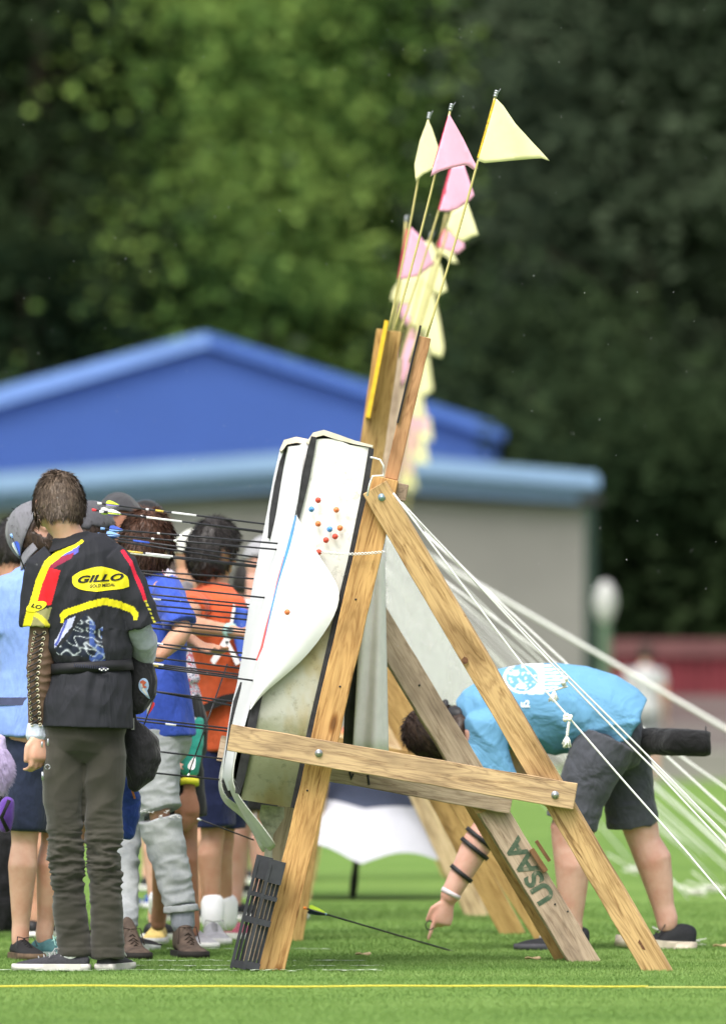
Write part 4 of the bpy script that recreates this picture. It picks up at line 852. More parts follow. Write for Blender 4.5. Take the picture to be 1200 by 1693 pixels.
def hand(bm, wr, dirv, side, s=1, curl=(.5, .5, .5, .5), thumb=.5, W=None):
    """wr wrist; dirv towards the fingers; side = thumb side direction"""
    D_ = Vector(dirv).normalized(); S = Vector(side); S = (S - D_ * S.dot(D_)).normalized(); Nn = D_.cross(S)   # fingers curl towards Nn
    loft(bm, [(wr, .027 * s, .02 * s), (wr + D_ * .03 * s, .033 * s, .018 * s), (wr + D_ * .06 * s, .041 * s, .016 * s), (wr + D_ * .088 * s, .04 * s, .013 * s)], S, 12)
    for k, (o_, L) in enumerate([(.031, .078), (.0105, .086), (-.0105, .08), (-.031, .063)]):
        p = wr + D_ * (.086 - .004 * abs(k - 1)) * s + S * o_ * s; a = 0; pts = [(p - D_ * .012 * s, .0098 * s)]
        for j, fr in enumerate((.45, .32, .23)):
            a += curl[k] * (.75, 1.0, .7)[j]; dd = D_ * math.cos(a) + Nn * math.sin(a); p = p + dd * L * fr * s; pts.append((p, (.0092, .0083, .007)[j] * s))
        limb(bm, pts, 10, S)
    p = wr + D_ * .022 * s + S * .026 * s; d1 = (D_ * .7 + S * (.75 - .3 * thumb) + Nn * .5 * thumb).normalized(); d2 = (D_ * .95 + S * (.3 - .5 * thumb) + Nn * .6 * thumb).normalized()
    limb(bm, [(p, .0125 * s), (p + d1 * .034 * s, .0115 * s), (p + d1 * .034 * s + d2 * .03 * s, .0098 * s), (p + d1 * .034 * s + d2 * .052 * s, .0078 * s)], 10, S)
def head_shape(bm, c, hf, hu, s=1, ears=True):
    hs = hf.cross(hu).normalized(); hf = hf.normalized(); hu = hu.normalized()
    def fn(p):
        q = p.copy()
        if q.z < 0: q.x *= 1 + .28 * q.z; q.y = q.y * (1 + .12 * q.z) + (.14 * -q.z)
        q.y *= 1.0 + .05 * (q.y < 0); return q
    blob(bm, c, .076 * s, .097 * s, .118 * s, hs, hf, hu, 4, fn)
    at = lambda x, y, z: c + hs * x * s + hf * y * s + hu * z * s
    limb(bm, [(at(0, .092, .01), .009 * s), (at(0, .108, -.022), .013 * s)], 10)          # nose
    for sx in (-1, 1):
        blob(bm, at(sx * .011, .1, -.028), .008 * s, .009 * s, .007 * s, sub=2)
        blob(bm, at(sx * .03, .084, .028), .02 * s, .01 * s, .007 * s, hs, hf, hu, 2)     # brow
        blob(bm, at(sx * .045, .07, -.025), .022 * s, .016 * s, .018 * s, hs, hf, hu, 2)  # cheek
        if ears:
            loft(bm, [(at(sx * .077, -.012, .022), .006 * s, .01 * s), (at(sx * .085, -.02, .012), .007 * s, .016 * s), (at(sx * .084, -.018, -.008), .007 * s, .014 * s), (at(sx * .078, -.008, -.026), .006 * s, .008 * s)], hs, 10)
    blob(bm, at(0, .09, -.058), .024 * s, .011 * s, .006 * s, hs, hf, hu, 2); blob(bm, at(0, .087, -.069), .02 * s, .011 * s, .006 * s, hs, hf, hu, 2)  # lips
    blob(bm, at(0, .078, -.096), .024 * s, .02 * s, .018 * s, hs, hf, hu, 2)              # chin
def torso_rings(J, k=1.0, add=0.0, b=1.0):
    s = J['H'] / 1.75 * b; n, c, w_, p = J['neck'], J['chest'], J['waist'], J['pelvis']; a = lambda r_: r_ * s * k + add
    return [(lerp(n, c, .12), a(.095), a(.06)), (lerp(n, c, .28), a(.15), a(.082)), (lerp(n, c, .55), a(.172), a(.1)), (c, a(.166), a(.112)), (lerp(c, w_, .6), a(.148), a(.104)), (w_, a(.14), a(.1)), (lerp(w_, p, .6), a(.158), a(.112)), (p, a(.166), a(.12))]
def body(J, voxel=.007, b=1.0, headk=1.0, arms=1.0, disp=None):
    s = J['H'] / 1.75; bm = bmesh.new(); tr = torso_rings(J, .93, 0, b)
    loft(bm, tr[:6] + [(c_, a1 * .86, a2 * .86) for c_, a1, a2 in tr[6:]] + [(J['pelvis'] * 2 - lerp(J['waist'], J['pelvis'], .35) if False else J['pelvis'] + (J['pelvis'] - J['waist']).normalized() * .06 * s, .13 * s, .1 * s)], J['r'], 24)
    hs = s * headk; nb = J['head'] - J['hu'] * .07 * hs - J['hf'] * .022 * hs
    loft(bm, [(lerp(J['neck'], J['chest'], .15), .07 * s, .06 * s), (J['neck'], .058 * s, .056 * s), (lerp(J['neck'], nb, .6), .052 * s, .053 * s), (nb, .05 * s, .054 * s)], J['r'], 16)
    head_shape(bm, J['head'], J['hf'], J['hu'], hs)
    for q in 'RL':
        S_, E_, W_ = J['s' + q], J['e' + q], J['w' + q]; a_ = s * arms
        limb(bm, [(lerp(S_, J['chest'], .18), .055 * a_), (S_, .054 * a_), (lerp(S_, E_, .4), .047 * a_), (E_, .037 * a_), (lerp(E_, W_, .25), .041 * a_), (lerp(E_, W_, .65), .032 * a_), (W_, .0255 * a_)])
        hd = J['hd' + q] if J['hd' + q] is not None else (W_ - E_).normalized() * .9 + Vector((0, 0, -.3))
        side = J.get('side' + q) or J['f']; cu = J['curl' + q]; cu = (cu,) * 4 if isinstance(cu, (int, float)) else cu
        hand(bm, W_ + Vector(hd).normalized() * .012, hd, side, s * 1.02, cu)
        H_, K_, A_ = J['h' + q], J['k' + q], J['a' + q]; bk = -J['f'] * .018 * s; bk = J.get('back', bk)
        s3 = s * J['calf']; bk = J.get('back', bk); limb(bm, [(H_, .086 * s * b), (lerp(H_, K_, .35), .074 * s * b), (lerp(H_, K_, .75), .057 * s3), (K_, .052 * s3), (lerp(K_, A_, .12), .048 * s3), (lerp(K_, A_, .32) + bk, .054 * s3), (lerp(K_, A_, .6) + bk * .5, .043 * s3), (lerp(K_, A_, .85), .033 * s3), (A_, .033 * s3), (A_ - Vector((0, 0, .025 * s)), .03 * s3)], 18)
        if 0: t = J['t' + q]; loft(bm, [(A_ - t * .02 * s - Vector((0, 0, .012 * s)), .022 * s, .022 * s), (A_ + t * .05 * s - Vector((0, 0, .03 * s)), .024 * s, .014 * s), (A_ + t * .1 * s - Vector((0, 0, .037 * s)), .022 * s, .009 * s)], J['r'], 12)
    return fuse(bm, voxel, 5, disp)
def fdisp(amp, f=(9, 9, 4), seed=0, fn=None):
    def g(p):
        v = noise.noise((p.x * f[0] + seed, p.y * f[1], p.z * f[2])) + .5 * noise.noise((p.x * f[0] * 2.1, p.y * f[1] * 2 + seed, p.z * f[2] * 2.3))
        r_ = abs(v); return amp * (.5 - r_ * 1.6) + (fn(p) if fn else 0)
    return g
def shirt(J, root, mat, k=1.1, add=.008, sleeve=.6, hem=.04, b=1.0, voxel=.008, disp=None, col=None, sw=1.0, name='shirt', sleeves='RL', arms=1.0, collar=True):
    s = J['H'] / 1.75; bm = bmesh.new(); tr = torso_rings(J, k, add, b); dn = (J['pelvis'] - J['waist']).normalized()
    loft(bm, ([(lerp(J['neck'], J['chest'], -.06), .062 * s, .058 * s)] if collar else []) + tr + [(J['pelvis'] + dn * (hem + .035), tr[-1][1] * 1.02, tr[-1][2] * 1.02)], J['r'], 28, False)
    for q in sleeves:
        S_, E_, W_ = J['s' + q], J['e' + q], J['w' + q]; s2 = s * arms
        rg_ = [(lerp(S_, J['chest'], .22), .066 * s2 * b), (S_, .064 * s2 * b), (lerp(S_, E_, .35), .063 * s2 * sw)]
        if sleeve <= 1: rg_ += [(lerp(S_, E_, sleeve), .067 * s2 * sw)]
        else: rg_ += [(E_, .05 * s2 * sw), (lerp(E_, W_, (sleeve - 1)), .04 * s2 * sw)]
        limb(bm, rg_, 20, J['r'], flat=True)
    return put(name, fuse(bm, voxel, 4, disp or fdisp(.006, seed=J['head'].x * 9), col), mat, root)
def legwear(J, root, mat, to=.85, wide=1.15, name='shorts', voxel=.008, disp=None, b=1.0, top=.35, legs='RL'):
    s = J['H'] / 1.75; bm = bmesh.new(); tr = torso_rings(J, 1.0, .01, b)
    wt = lerp(J['waist'], J['pelvis'], top); loft(bm, [(wt, tr[5][1] * 1.0, tr[5][2] * 1.0), (lerp(wt, J['pelvis'], .6), .165 * s * b, .12 * s * b), (J['pelvis'], .172 * s * b, .13 * s * b), (lerp(J['pelvis'], (J['hR'] + J['hL']) / 2, 1.0), .165 * s * b, .125 * s * b)], J['r'], 28)
    for q in legs:
        H_, K_, A_ = J['h' + q], J['k' + q], J['a' + q]
        if to <= 1: rs = [(H_, .098 * s * b), (lerp(H_, K_, .4), .09 * s * wide * b), (lerp(H_, K_, to + .07), .086 * s * wide * b)]
        else: rs = [(H_, .096 * s * b), (lerp(H_, K_, .4), .083 * s * b * wide), (lerp(H_, K_, .8), .068 * s * wide), (K_, .063 * s * wide), (lerp(K_, A_, .35) - J['f'] * .012, .062 * s * wide), (lerp(K_, A_, .7), .054 * s * wide), (lerp(K_, A_, to - 1), .056 * s * wide)]
        limb(bm, rs, 22, J['r'], flat=True)
    return put(name, fuse(bm, voxel, 4, disp or fdisp(.005, (6, 6, 9), seed=J['head'].x * 5)), mat, root)
def shoe(root, A_, t, mu, ms, s=1.0, high=0, name='shoe', z0=0, laces=None, pitch=0, lift=0, toe=1.0, st=.026):
    """A_ ankle point; t toe direction; sole sits on z0"""
    t = Vector((t.x, t.y, 0)).normalized(); sd_ = Vector((t.y, -t.x, 0)); o = Vector((A_.x, A_.y, z0)) - t * .055 * s
    tp = Matrix.Rotation(-pitch, 3, sd_); pv = o + t * .2 * s + Vector((0, 0, .01))
    X = lambda l, x, z: (pv + tp @ (o + t * l * s + sd_ * x * s + Vector((0, 0, z * s)) - pv)) + Vector((0, 0, lift))
    bm = bmesh.new(); prof = [(0.0, .028, .062 + high), (.03, .034, .075 + high), (.075, .036, .078 + high * .9), (.115, .038, .066 + high * .25), (.16, .043, .05), (.21, .044 * toe, .042), (.25, .036 * toe, .034), (.272, .018 * toe, .024)]
    G = []
    for l, hw, h in prof:
        row = []
        for k in range(15):
            a = math.pi * k / 14; x = math.cos(a) * hw; z = .018 + (h - .018) * math.sin(a) ** .7; row.append(bm.verts.new(X(l, x, z)))
        G.append(row)
    for a_, b_ in zip(G, G[1:]):
        for k in range(14): bm.faces.new((a_[k], b_[k], b_[k + 1], a_[k + 1]))
        bm.faces.new((a_[0], a_[14], b_[14], b_[0]))
    bm.faces.new(G[0]); bm.faces.new(G[-1][::-1]); o1 = put(name, bm2me(bm), mu, root, True); sb = o1.modifiers.new('s', 'SUBSURF'); sb.levels = sb.render_levels = 2
    bm = bmesh.new(); out = []
    for l, hw, h in prof: out.append((l, hw + .005))
    ring = [(l, w_) for l, w_ in out] + [(.281, 0)] + [(l, -w_) for l, w_ in reversed(out)]; a_ = [bm.verts.new(X(l, x, .001)) for l, x in ring]; b_ = [bm.verts.new(X(l, x, st + (.012 * (l < .05) if st > .03 else 0))) for l, x in ring]
    bm.faces.new(a_[::-1]); bm.faces.new(b_)
    for i in range(len(ring)): j = (i + 1) % len(ring); bm.faces.new((a_[i], a_[j], b_[j], b_[i]))
    bmesh.ops.bevel(bm, geom=bm.edges[:], offset=.003 * s, segments=2, affect='EDGES'); put('sole', bm2me(bm), ms, o1, True)
    if laces:
        bm = bmesh.new()
        for i in range(5):
            l = .1 + i * .019; h = .07 - i * .006 + high * .3 * (1 - i / 4)
            loft(bm, [(X(l, -.026, h - .014), .0022, .0022), (X(l + .008, 0, h + .006), .0024, .0024), (X(l, .026, h - .014), .0022, .0022)], n=6, round_ends=False)
        for sx in (-1, 1): loft(bm, [(X(.1, 0, .078 + high * .35), .002, .002), (X(.12, sx * .03, .085 + high * .3), .002, .002), (X(.14, sx * .04, .05), .002, .002)], n=6)
        put('laces', bm2me(bm), laces, o1, True)
    return o1
def hair(root, J, mat, s=1, nape=-.45, front=.35, n=5000, L=.035, seed=1, vol=1.0, flat=0.0, mess=.25, name='hair'):
    c, hf, hu = J['head'], J['hf'].normalized(), J['hu'].normalized(); hs = hf.cross(hu).normalized(); s *= J['H'] / 1.75; rd = random.Random(seed)
    A_, B_, C_ = .083 * s * vol, .104 * s * vol, .125 * s * vol
    bm = bmesh.new(); g = bmesh.ops.create_icosphere(bm, subdivisions=5, radius=1); loc = {}
    for v in g['verts']: loc[v] = v.co.copy()
    def keep(p): return (p.y < front + .35 * p.z or p.z > .72) and p.z > nape + .12 * noise.noise((p.x * 5, p.y * 5, seed)) - (.25 if abs(p.x) < .75 and p.y < -.3 else 0) * 1.0 and not (abs(p.x) > .88 and -.3 < p.z < .12 and -.28 < p.y < .15)
    kill = [f for f in bm.faces if not all(keep(loc[v]) for v in f.verts)]
    for v in g['verts']:
        p = loc[v]; k = 1 + .03 * noise.noise(p * 4 + Vector((seed, 0, 0))) + .015 * noise.noise((p.x * 26, p.y * 26, p.z * 5)); v.co = c + hs * p.x * A_ * k + hf * p.y * B_ * k + hu * p.z * C_ * k
    bmesh.ops.delete(bm, geom=kill, context='FACES')
    o = put(name, bm2me(bm), mat, root, True); o.modifiers.new('t', 'SOLIDIFY').thickness = -.006
    V = []
    cr = Vector((.1, -.35, .9)).normalized()
    while len(V) < n:
        p = Vector((rd.gauss(0, 1), rd.gauss(0, 1), rd.gauss(0, 1))).normalized()
        if not keep(p): continue
        w0 = c + hs * p.x * A_ + hf * p.y * B_ + hu * p.z * C_; nrm = (hs * p.x / A_ + hf * p.y / B_ + hu * p.z / C_).normalized()
        crw = (hs * cr.x + hf * cr.y + hu * cr.z); dn = (w0 - (c + crw * C_)); dn = dn - nrm * dn.dot(nrm); dn = dn.normalized() if dn.length > 1e-4 else hf
        dn = (dn * (1 - flat) + Vector((rd.gauss(0, mess), rd.gauss(0, mess), rd.gauss(0, mess)))).normalized(); sdv = dn.cross(nrm).normalized() * .0011 * s * 1.3; l = L * rd.uniform(.6, 1.3) * s
        e1 = w0 + dn * l * .5 + nrm * l * .12; e2 = w0 + dn * l + nrm * l * rd.uniform(-.03, .2 + .6 * max(0, p.z - .55))
        V.append((w0 - sdv, w0 + sdv, e1 + sdv * .8, e2, e1 - sdv * .8))
    a = np.array([[tuple(q) for q in t] for t in V]).reshape(-1, 3); st = put('hair_strands', np_mesh(a, np.arange(len(a)).reshape(-1, 5)), mat, root); st['kind'] = 'stuff'
    st.parent = o; st.location = Vector((0, 0, 0)); return o
def hairmat(name, a, c):
    m, nt, b = newmat(name); b.inputs['Roughness'].default_value = .45; n_ = noise_n(nt, 1, 3, mapping(nt, (130, 130, 16)), dist=.5); r_ = ramp(nt, n_.outputs[0], [(.3, a), (.7, c)]); nt.links.new(r_.outputs[0], b.inputs[0]); bump(nt, b, n_.outputs[0], .4, .004); return m
H_br = hairmat('brown_hair', (.05, .036, .027), (.19, .14, .1)); H_bk = hairmat('black_hair', (.008, .007, .007), (.03, .024, .022)); H_dk = hairmat('dark_brown_hair', (.018, .011, .008), (.06, .036, .024)); H_lt = hairmat('reddish_brown_hair', (.03, .015, .01), (.13, .06, .035))
def cap(root, J, mat, s=1.0, bill=True, back=False, name='cap', mark=None, drop=0):
    c, hf, hu = J['head'], J['hf'].normalized(), J['hu'].normalized(); hs = hf.cross(hu).normalized(); s *= J['H'] / 1.75; bm = bmesh.new(); g = bmesh.ops.create_icosphere(bm, subdivisions=4, radius=1); loc = {v: v.co.copy() for v in g['verts']}
    for v in g['verts']:
        p = loc[v]; k = 1 - .012 * (abs(math.sin(math.atan2(p.y, p.x) * 3)) < .12); v.co = c + hu * .012 * s + hs * p.x * .09 * s * k + hf * p.y * .111 * s * k + hu * p.z * .125 * s * k
    bmesh.ops.delete(bm, geom=[f for f in bm.faces if not all(loc[v].z > .08 - .25 * max(0, -loc[v].y) for v in f.verts)], context='FACES')
    bm2 = None; o = put(name, bm2me(bm), mat, root, True); o.modifiers.new('t', 'SOLIDIFY').thickness = .003
    if bill:
        bm = bmesh.new(); G = []; dr = -1 if back else 1
        for i, u in enumerate(np.linspace(0, 1, 7)):
            row = []
            for a in np.linspace(-1, 1, 13):
                ang = a * 1.05; rr2 = (.108 + .075 * u * math.cos(a * 1.2)) * s
                row.append(bm.verts.new(c + hu * (.03 - .03 * u - .035 * a * a) * s + hs * math.sin(ang) * rr2 * .83 + hf * dr * math.cos(ang) * rr2))
            G.append(row)
        for j in range(6):
            for k in range(12): bm.faces.new((G[j][k], G[j][k + 1], G[j + 1][k + 1], G[j + 1][k]))
        q = put('brim', bm2me(bm), mat, o, True); q.modifiers.new('t', 'SOLIDIFY').thickness = .004
    bm = bmesh.new(); blob(bm, c + hu * .138 * s, .008, .008, .005, sub=2); put('button', bm2me(bm), mat, o, True); return o
def band(root, p, ax_, r_, w_, mat, name, th=.003, W=(1, 0, 0), rb=None):
    ax_ = Vector(ax_).normalized(); bm = bmesh.new(); loft(bm, [(Vector(p) - ax_ * w_ / 2, r_, rb or r_), (Vector(p) + ax_ * w_ / 2, r_, rb or r_)], W, 24, False); return put(name, bm2me(bm), mat, root, True)
def person(px, d, label, grp='archers gathered at the targets'):
    return thing('person', (P(px, 0, d).x, d, 0), label, 'person', grp)
# ================= A : the near archer in the black printed polo =================
A0 = 30.0; JA = pose(122, A0, 1.74, -14); a_ = lambda x, y, dd=A0: P(x, y, dd)
JA.update(head=a_(99, 838, A0 + .03), neck=a_(118, 897), chest=a_(141, 960), waist=a_(153, 1085), pelvis=a_(148, 1168), sL=a_(74, 930), sR=a_(196, 928, A0 + .02), eL=a_(68, 1085), wL=a_(63, 1208, A0 - .005),
          eR=a_(240, 1070, A0 + .06), wR=a_(214, 1105, A0 + .3), hL=a_(112, 1215), hR=a_(175, 1215), kL=a_(108, 1395, A0 - .01), kR=a_(172, 1395, A0 + .02), aL=a_(121, 1575, A0 - .02), aR=a_(179, 1578, A0 + .02))
JA['hf'] = Vector((-.22, .86, -.46)).normalized(); JA['hu'] = Vector((-.12, .46, .88)); JA['hu'] = (JA['hu'] - JA['hf'] * JA['hu'].dot(JA['hf'])).normalized()
JA['calf'] = .58; JA['back'] = Vector((0, 0, 0)); JA['hdL'] = Vector((.12, -.25, -1)); JA['sideL'] = Vector((-.1, -1, .2)); JA['curlL'] = (.75, .85, .9, .95); JA['tL'] = Vector((-1, .12, 0)); JA['tR'] = Vector((.35, 1, 0)).normalized()
PA = person(122, A0, 'slim archer seen from behind in a black printed polo and olive trousers, head bowed'); JA['sideL'] = Vector((-.75, -.65, 0))
put('body', body(JA, .0055, .72, arms=.92), SK1, PA)
hair(PA, JA, H_br, 1.03, nape=-.3, n=14000, L=.03, seed=4, vol=1.0, mess=.13)
def ppx(p): return 600 + p.x * 468, 1156 - (p.z - .96) * 468
YEL, BLK = (.78, .68, .02), (.022, .023, .029)
def jersey(p):
    x, y = ppx(p); c = BLK
    if p.y > A0 + .1: return c
    if inpoly(x, y, [(112, 908), (134, 896), (131, 914), (112, 924), (98, 924)]): c = (.12, .12, .55)
    if inpoly(x, y, [(84, 934), (98, 922), (125, 914), (120, 924), (98, 936), (76, 950)]): c = (.26, .025, .06)
    if inpoly(x, y, [(64, 952), (86, 940), (102, 944), (96, 965), (88, 1000), (60, 1004)]): c = (.7, .02, .03)
    if inpoly(x, y, [(52, 1012), (88, 1004), (82, 1024), (70, 1042), (36, 1040)]): c = (.28, .27, .12)
    if dline(x, y, [(56, 1014), (70, 1022), (80, 1034)]) < 4: c = (.7, .62, .05)
    if dline(x, y, [(136, 895), (104, 912), (80, 932), (66, 962), (56, 1000), (44, 1042)]) < 6.2 - max(0, (910 - y)) * .2: c = YEL
    if dline(x, y, [(204, 912), (217, 930), (230, 958), (241, 992)]) < 3.2: c = (.65, .02, .05)
    if dline(x, y, [(242, 994), (250, 1010), (260, 1032)]) < 2 and math.sin(y * .9) > -.3: c = (.6, .55, .05)
    if dline(x, y, [(106, 1018), (113, 1013), (152, 1000), (175, 994.5), (198, 1000), (218, 1008), (225, 1016)]) < 5.6: c = YEL
    if (abs(x - 104.5) < 3 and 1014 < y < 1030) or (abs(x - 224.5) < 3 and 1012 < y < 1025): c = YEL
    if inpoly(x, y, [(110, 1026), (127, 1019), (121, 1036), (104, 1058), (94, 1072), (93, 1060)]): c = (.5, .52, .72) if dline(x, y, [(112, 1026), (96, 1066)]) > 2 else (.08, .1, .4)
    if inpoly(x, y, [(128, 1034), (144, 1014), (158, 1030), (160, 1044), (172, 1036), (170, 1064), (176, 1092), (168, 1100), (156, 1098), (146, 1086), (96, 1082), (96, 1074), (112, 1060)]):
        n_ = 1 - abs(noise.noise((x * .045 + y * .04, y * .1 - x * .055, 3.1))) * 4.5; n2_ = noise.noise((x * .07, y * .07, 9))
        k_ = max(0, n_) ** 3; c = tuple(a * (1 - k_) + b_ * k_ for a, b_ in zip((.015, .02, .035), (.6, .66, .72)))
        if x > 150 and n2_ > -.05: c = (.05 + k_ * .3, .09 + k_ * .35, .3 + k_ * .3)
    return c
M_jersey = painted('printed_polo_fabric', .75, (10, 10, 3), .5)
def adisp(p):
    x, y = ppx(p); g = (.0065 * (.35 - abs(noise.noise((x * .035 + y * .012, y * .012, 2))) * 1.9) + .004 * noise.noise((x * .02 - y * .02, y * .035, 7))) * max(0, min(1, (y - 905) / 40)) + .003 * math.sin(x * .16 + .02 * y + 1.5 * noise.noise((x * .03, y * .01, 0))) * max(0, min(1, (y - 905) / 60)) * max(0, min(1, (1180 - y) / 50))
    if y > 1105: g += .0025 * math.sin(x * .11) * min(1, (y - 1105) / 50)
    if 1040 < y < 1100: g += .008 * math.exp(-((y - 1075) / 16) ** 2) + .003 * noise.noise((x * .1, y * .05, 4)) * 2
    g *= max(0, min(1, (1202 - y) / 20)); g -= .009 * math.exp(-((y - 1103) / 7) ** 2) * (88 < x < 235); return g
bm = bmesh.new(); tp = [((117, 888), .066, .056), ((120, 897), .08, .06), ((126, 906), .118, .075), ((133, 922), .155, .09), ((138, 950), .16, .1), ((144, 1000), .152, .104), ((150, 1050), .146, .1), ((153, 1100), .138, .095), ((150, 1130), .15, .118), ((147, 1165), .158, .132), ((146, 1203), .162, .138)]
JAr = Vector((math.cos(R(-14)), -math.sin(R(-14)), 0)); loft(bm, [(a_(*c), ra, rb) for c, ra, rb in tp], JAr, 36, False)
limb(bm, [(a_(92, 925), .062), (a_(73, 940), .066), (a_(66, 985), .068), (a_(67, 1036), .072)], 24, flat=True); limb(bm, [(a_(180, 922), .062), (a_(200, 940), .066), (a_(221, 985, A0 + .01), .069), (a_(234, 1036, A0 + .02), .075)], 24, flat=True)
sh = put('polo_shirt', fuse(bm, .0035, 6, adisp, jersey), M_jersey, PA)
bm = bmesh.new(); loft(bm, [(a_(122, 903), .098, .07), (a_(119, 893), .073, .062), (a_(117, 884), .066, .058)], JAr, 30, False); o = put('collar', fuse(bm, .004, 2), plain('black_rib_collar', (.022, .022, .027), .85, scale=200), PA)
# sponsor oval and lettering laid on the back
dg = bpy.context.evaluated_depsgraph_get(); bvh = BVHTree.FromObject(sh, dg); shl = worldloc(sh)
def drape(me, fx, off, bv, loc0, dirv=Vector((0, 1, 0)), d0=1.0):
    for v in me.vertices:
        w0 = fx(v.co.x, v.co.y) - dirv * d0; h = bv.ray_cast(w0 - loc0, dirv); v.co = (h[0] + loc0 if h[0] else w0 + dirv * d0) - dirv * off
bm = bmesh.new(); ov = [(8, 34.2), (12, 30.5), (20, 25), (28, 22), (36, 19.5), (44, 17.8), (50, 17.3), (56, 18.4), (65, 20.8), (74, 24.5), (82, 29), (88, 33.5), (90, 40), (90.5, 50), (82, 53.6), (72, 55), (62, 56), (50, 58), (44, 59), (36, 58), (26, 56.8), (18, 54.5), (11, 50), (8, 44)]
bm.faces.new([bm.verts.new((x, -y, 0)) for x, y in ov]); me = bpy.data.meshes.new('m'); bm.to_mesh(me); bm.free(); densify(me, 3)
drape(me, lambda x, y: a_(112.5 + x * 1.13, 920 - y), .0022, bvh, shl); put('back_print', me, plain('yellow_print', (.78, .68, .02), .6, var=.04), sh, True)
M_pb = plain('black_print', (.012, .013, .018), .6)
def tx(s_, cx, cy, size, shear, off, ww, spin=0, sp=1.0, base=a_):
    me = text_mesh(s_, 1.0, shear, off, 3, sp); densify(me, .08); xs_ = [v.co.x for v in me.vertices]; ww2 = (max(xs_) - min(xs_)); mx_ = (max(xs_) + min(xs_)) / 2; k = ww / ww2
    cs, sn = math.cos(spin), math.sin(spin); drape(me, lambda x, y: base(cx + ((x - mx_) * k * cs - y * size * sn), cy - (y * size * cs + (x - mx_) * k * sn)), .0044, bvh, shl); return me
put('back_lettering', tx('GILLO', 168.5, 957, 15.5, .35, .035, 76, .07, 1.0), M_pb, sh); put('back_lettering', tx('GOLD MEDAL', 171, 968.5, 7.5, .2, .02, 42, .07), M_pb, sh)
bm = bmesh.new(); bm.faces.new([bm.verts.new((17 * math.cos(k * .3), 8 * math.sin(k * .3), 0)) for k in range(21)]); me = bpy.data.meshes.new('m'); bm.to_mesh(me); bm.free(); densify(me, 3)
drape(me, lambda x, y: a_(62 + x, 1003 - y + x * -.25), .0024, bvh, shl); put('sleeve_print', me, plain('yellow_print', (.78, .68, .02), .6), sh, True)
put('sleeve_lettering', tx('LO', 62, 1003, 9, .3, .03, 18, -.25), M_pb, sh)
# belt
bm = bmesh.new(); loft(bm, [(a_(152, 1094), .146, .102), (a_(153, 1111), .15, .105)], JAr, 40, False); be = put('belt', bm2me(bm), plain('black_webbing', (.012, .012, .015), .6), PA, True)
bm = bmesh.new()
for i in range(13): box(bm, a_(124 + i * 3.7, 1100 + i * .3, A0 - .112 - .004 * math.sin(i * .24)), .003, .004, .012)
put('belt_ribs', bm2me(bm), plain('navy_rubber', (.03, .035, .07), .5), be)['kind'] = 'stuff'
bm = bmesh.new(); c = a_(172, 1107, A0 - .113); blob(bm, c, .02, .003, .01, sub=2); put('belt_badge', bm2me(bm), plain('dark_badge', (.02, .02, .04), .4), be, True)
bm = bmesh.new(); 
for k in range(5): box(bm, c + Vector(((k - 2) * .007, -.004, .002 * (-1) ** k)), .005, .002, .004)
put('badge_emblem', bm2me(bm), M_paper, be)
# trousers: deep creases behind the knees
def tdisp(p):
    x, y = ppx(p); kn = math.exp(-((y - 1420) / 55) ** 2); wv_ = noise.noise((x * .022 + y * .012 + 40 * (x > 141), y * .085, 1 + 5 * (x > 141))); wv2 = noise.noise((x * .05 - y * .02, y * .17, 8)); g = kn * (.0145 * (.42 - abs(wv_) * 1.9) + .009 * (.4 - abs(wv2) * 1.6)) + .006 * (.3 - abs(noise.noise((x * .02 + y * .02, y * .02 - x * .01, 5))) * 1.7) * (y > 1200)
    g += .0035 * noise.noise((x * .035, y * .02, 7)) * 2 + .003 * math.sin(x * .08 + y * .05) * math.exp(-((y - 1260) / 60) ** 2) - .002 * (abs(y - 1566) < 2.2)
    g += .0025 * abs(noise.noise((x * .03 + 4, y * .09, 2))) * 2 * (y > 1460); return g
bm = bmesh.new(); loft(bm, [(a_(148, 1150), .12, .09), (a_(145, 1180), .138, .105), (a_(143, 1205), .146, .112), (a_(142, 1222), .142, .11)], JAr, 32)
limb(bm, [(a_(112, 1205), .079), (a_(107, 1250), .077), (a_(106, 1300), .074), (a_(106, 1350), .067), (a_(108, 1395), .062), (a_(111, 1440), .061), (a_(116, 1500), .058), (a_(121, 1550), .057), (a_(123, 1580), .059)], 26, flat=True)
limb(bm, [(a_(172, 1205), .079), (a_(174, 1250), .077), (a_(173, 1300), .073), (a_(171, 1350), .066), (a_(172, 1395), .062), (a_(174, 1440), .061), (a_(177, 1500), .057), (a_(179, 1550), .056), (a_(179, 1584), .0575)], 26, flat=True)
m_ol, nt, b = newmat('olive_twill'); b.inputs['Roughness'].default_value = .85; nz = noise_n(nt, 5, 4, mapping(nt, (1, 1, 1))); rr_ = ramp(nt, nz.outputs[0], [(.3, (.028, .026, .02)), (.7, (.052, .048, .037))]); nt.links.new(rr_.outputs[0], b.inputs[0]); nz2 = noise_n(nt, 380, 2, mapping(nt, (1, 1, .3))); bump(nt, b, nz2.outputs[0], .2, .002); b.inputs['Sheen Weight'].default_value = .2
put('trousers', fuse(bm, .005, 3, tdisp), m_ol, PA)
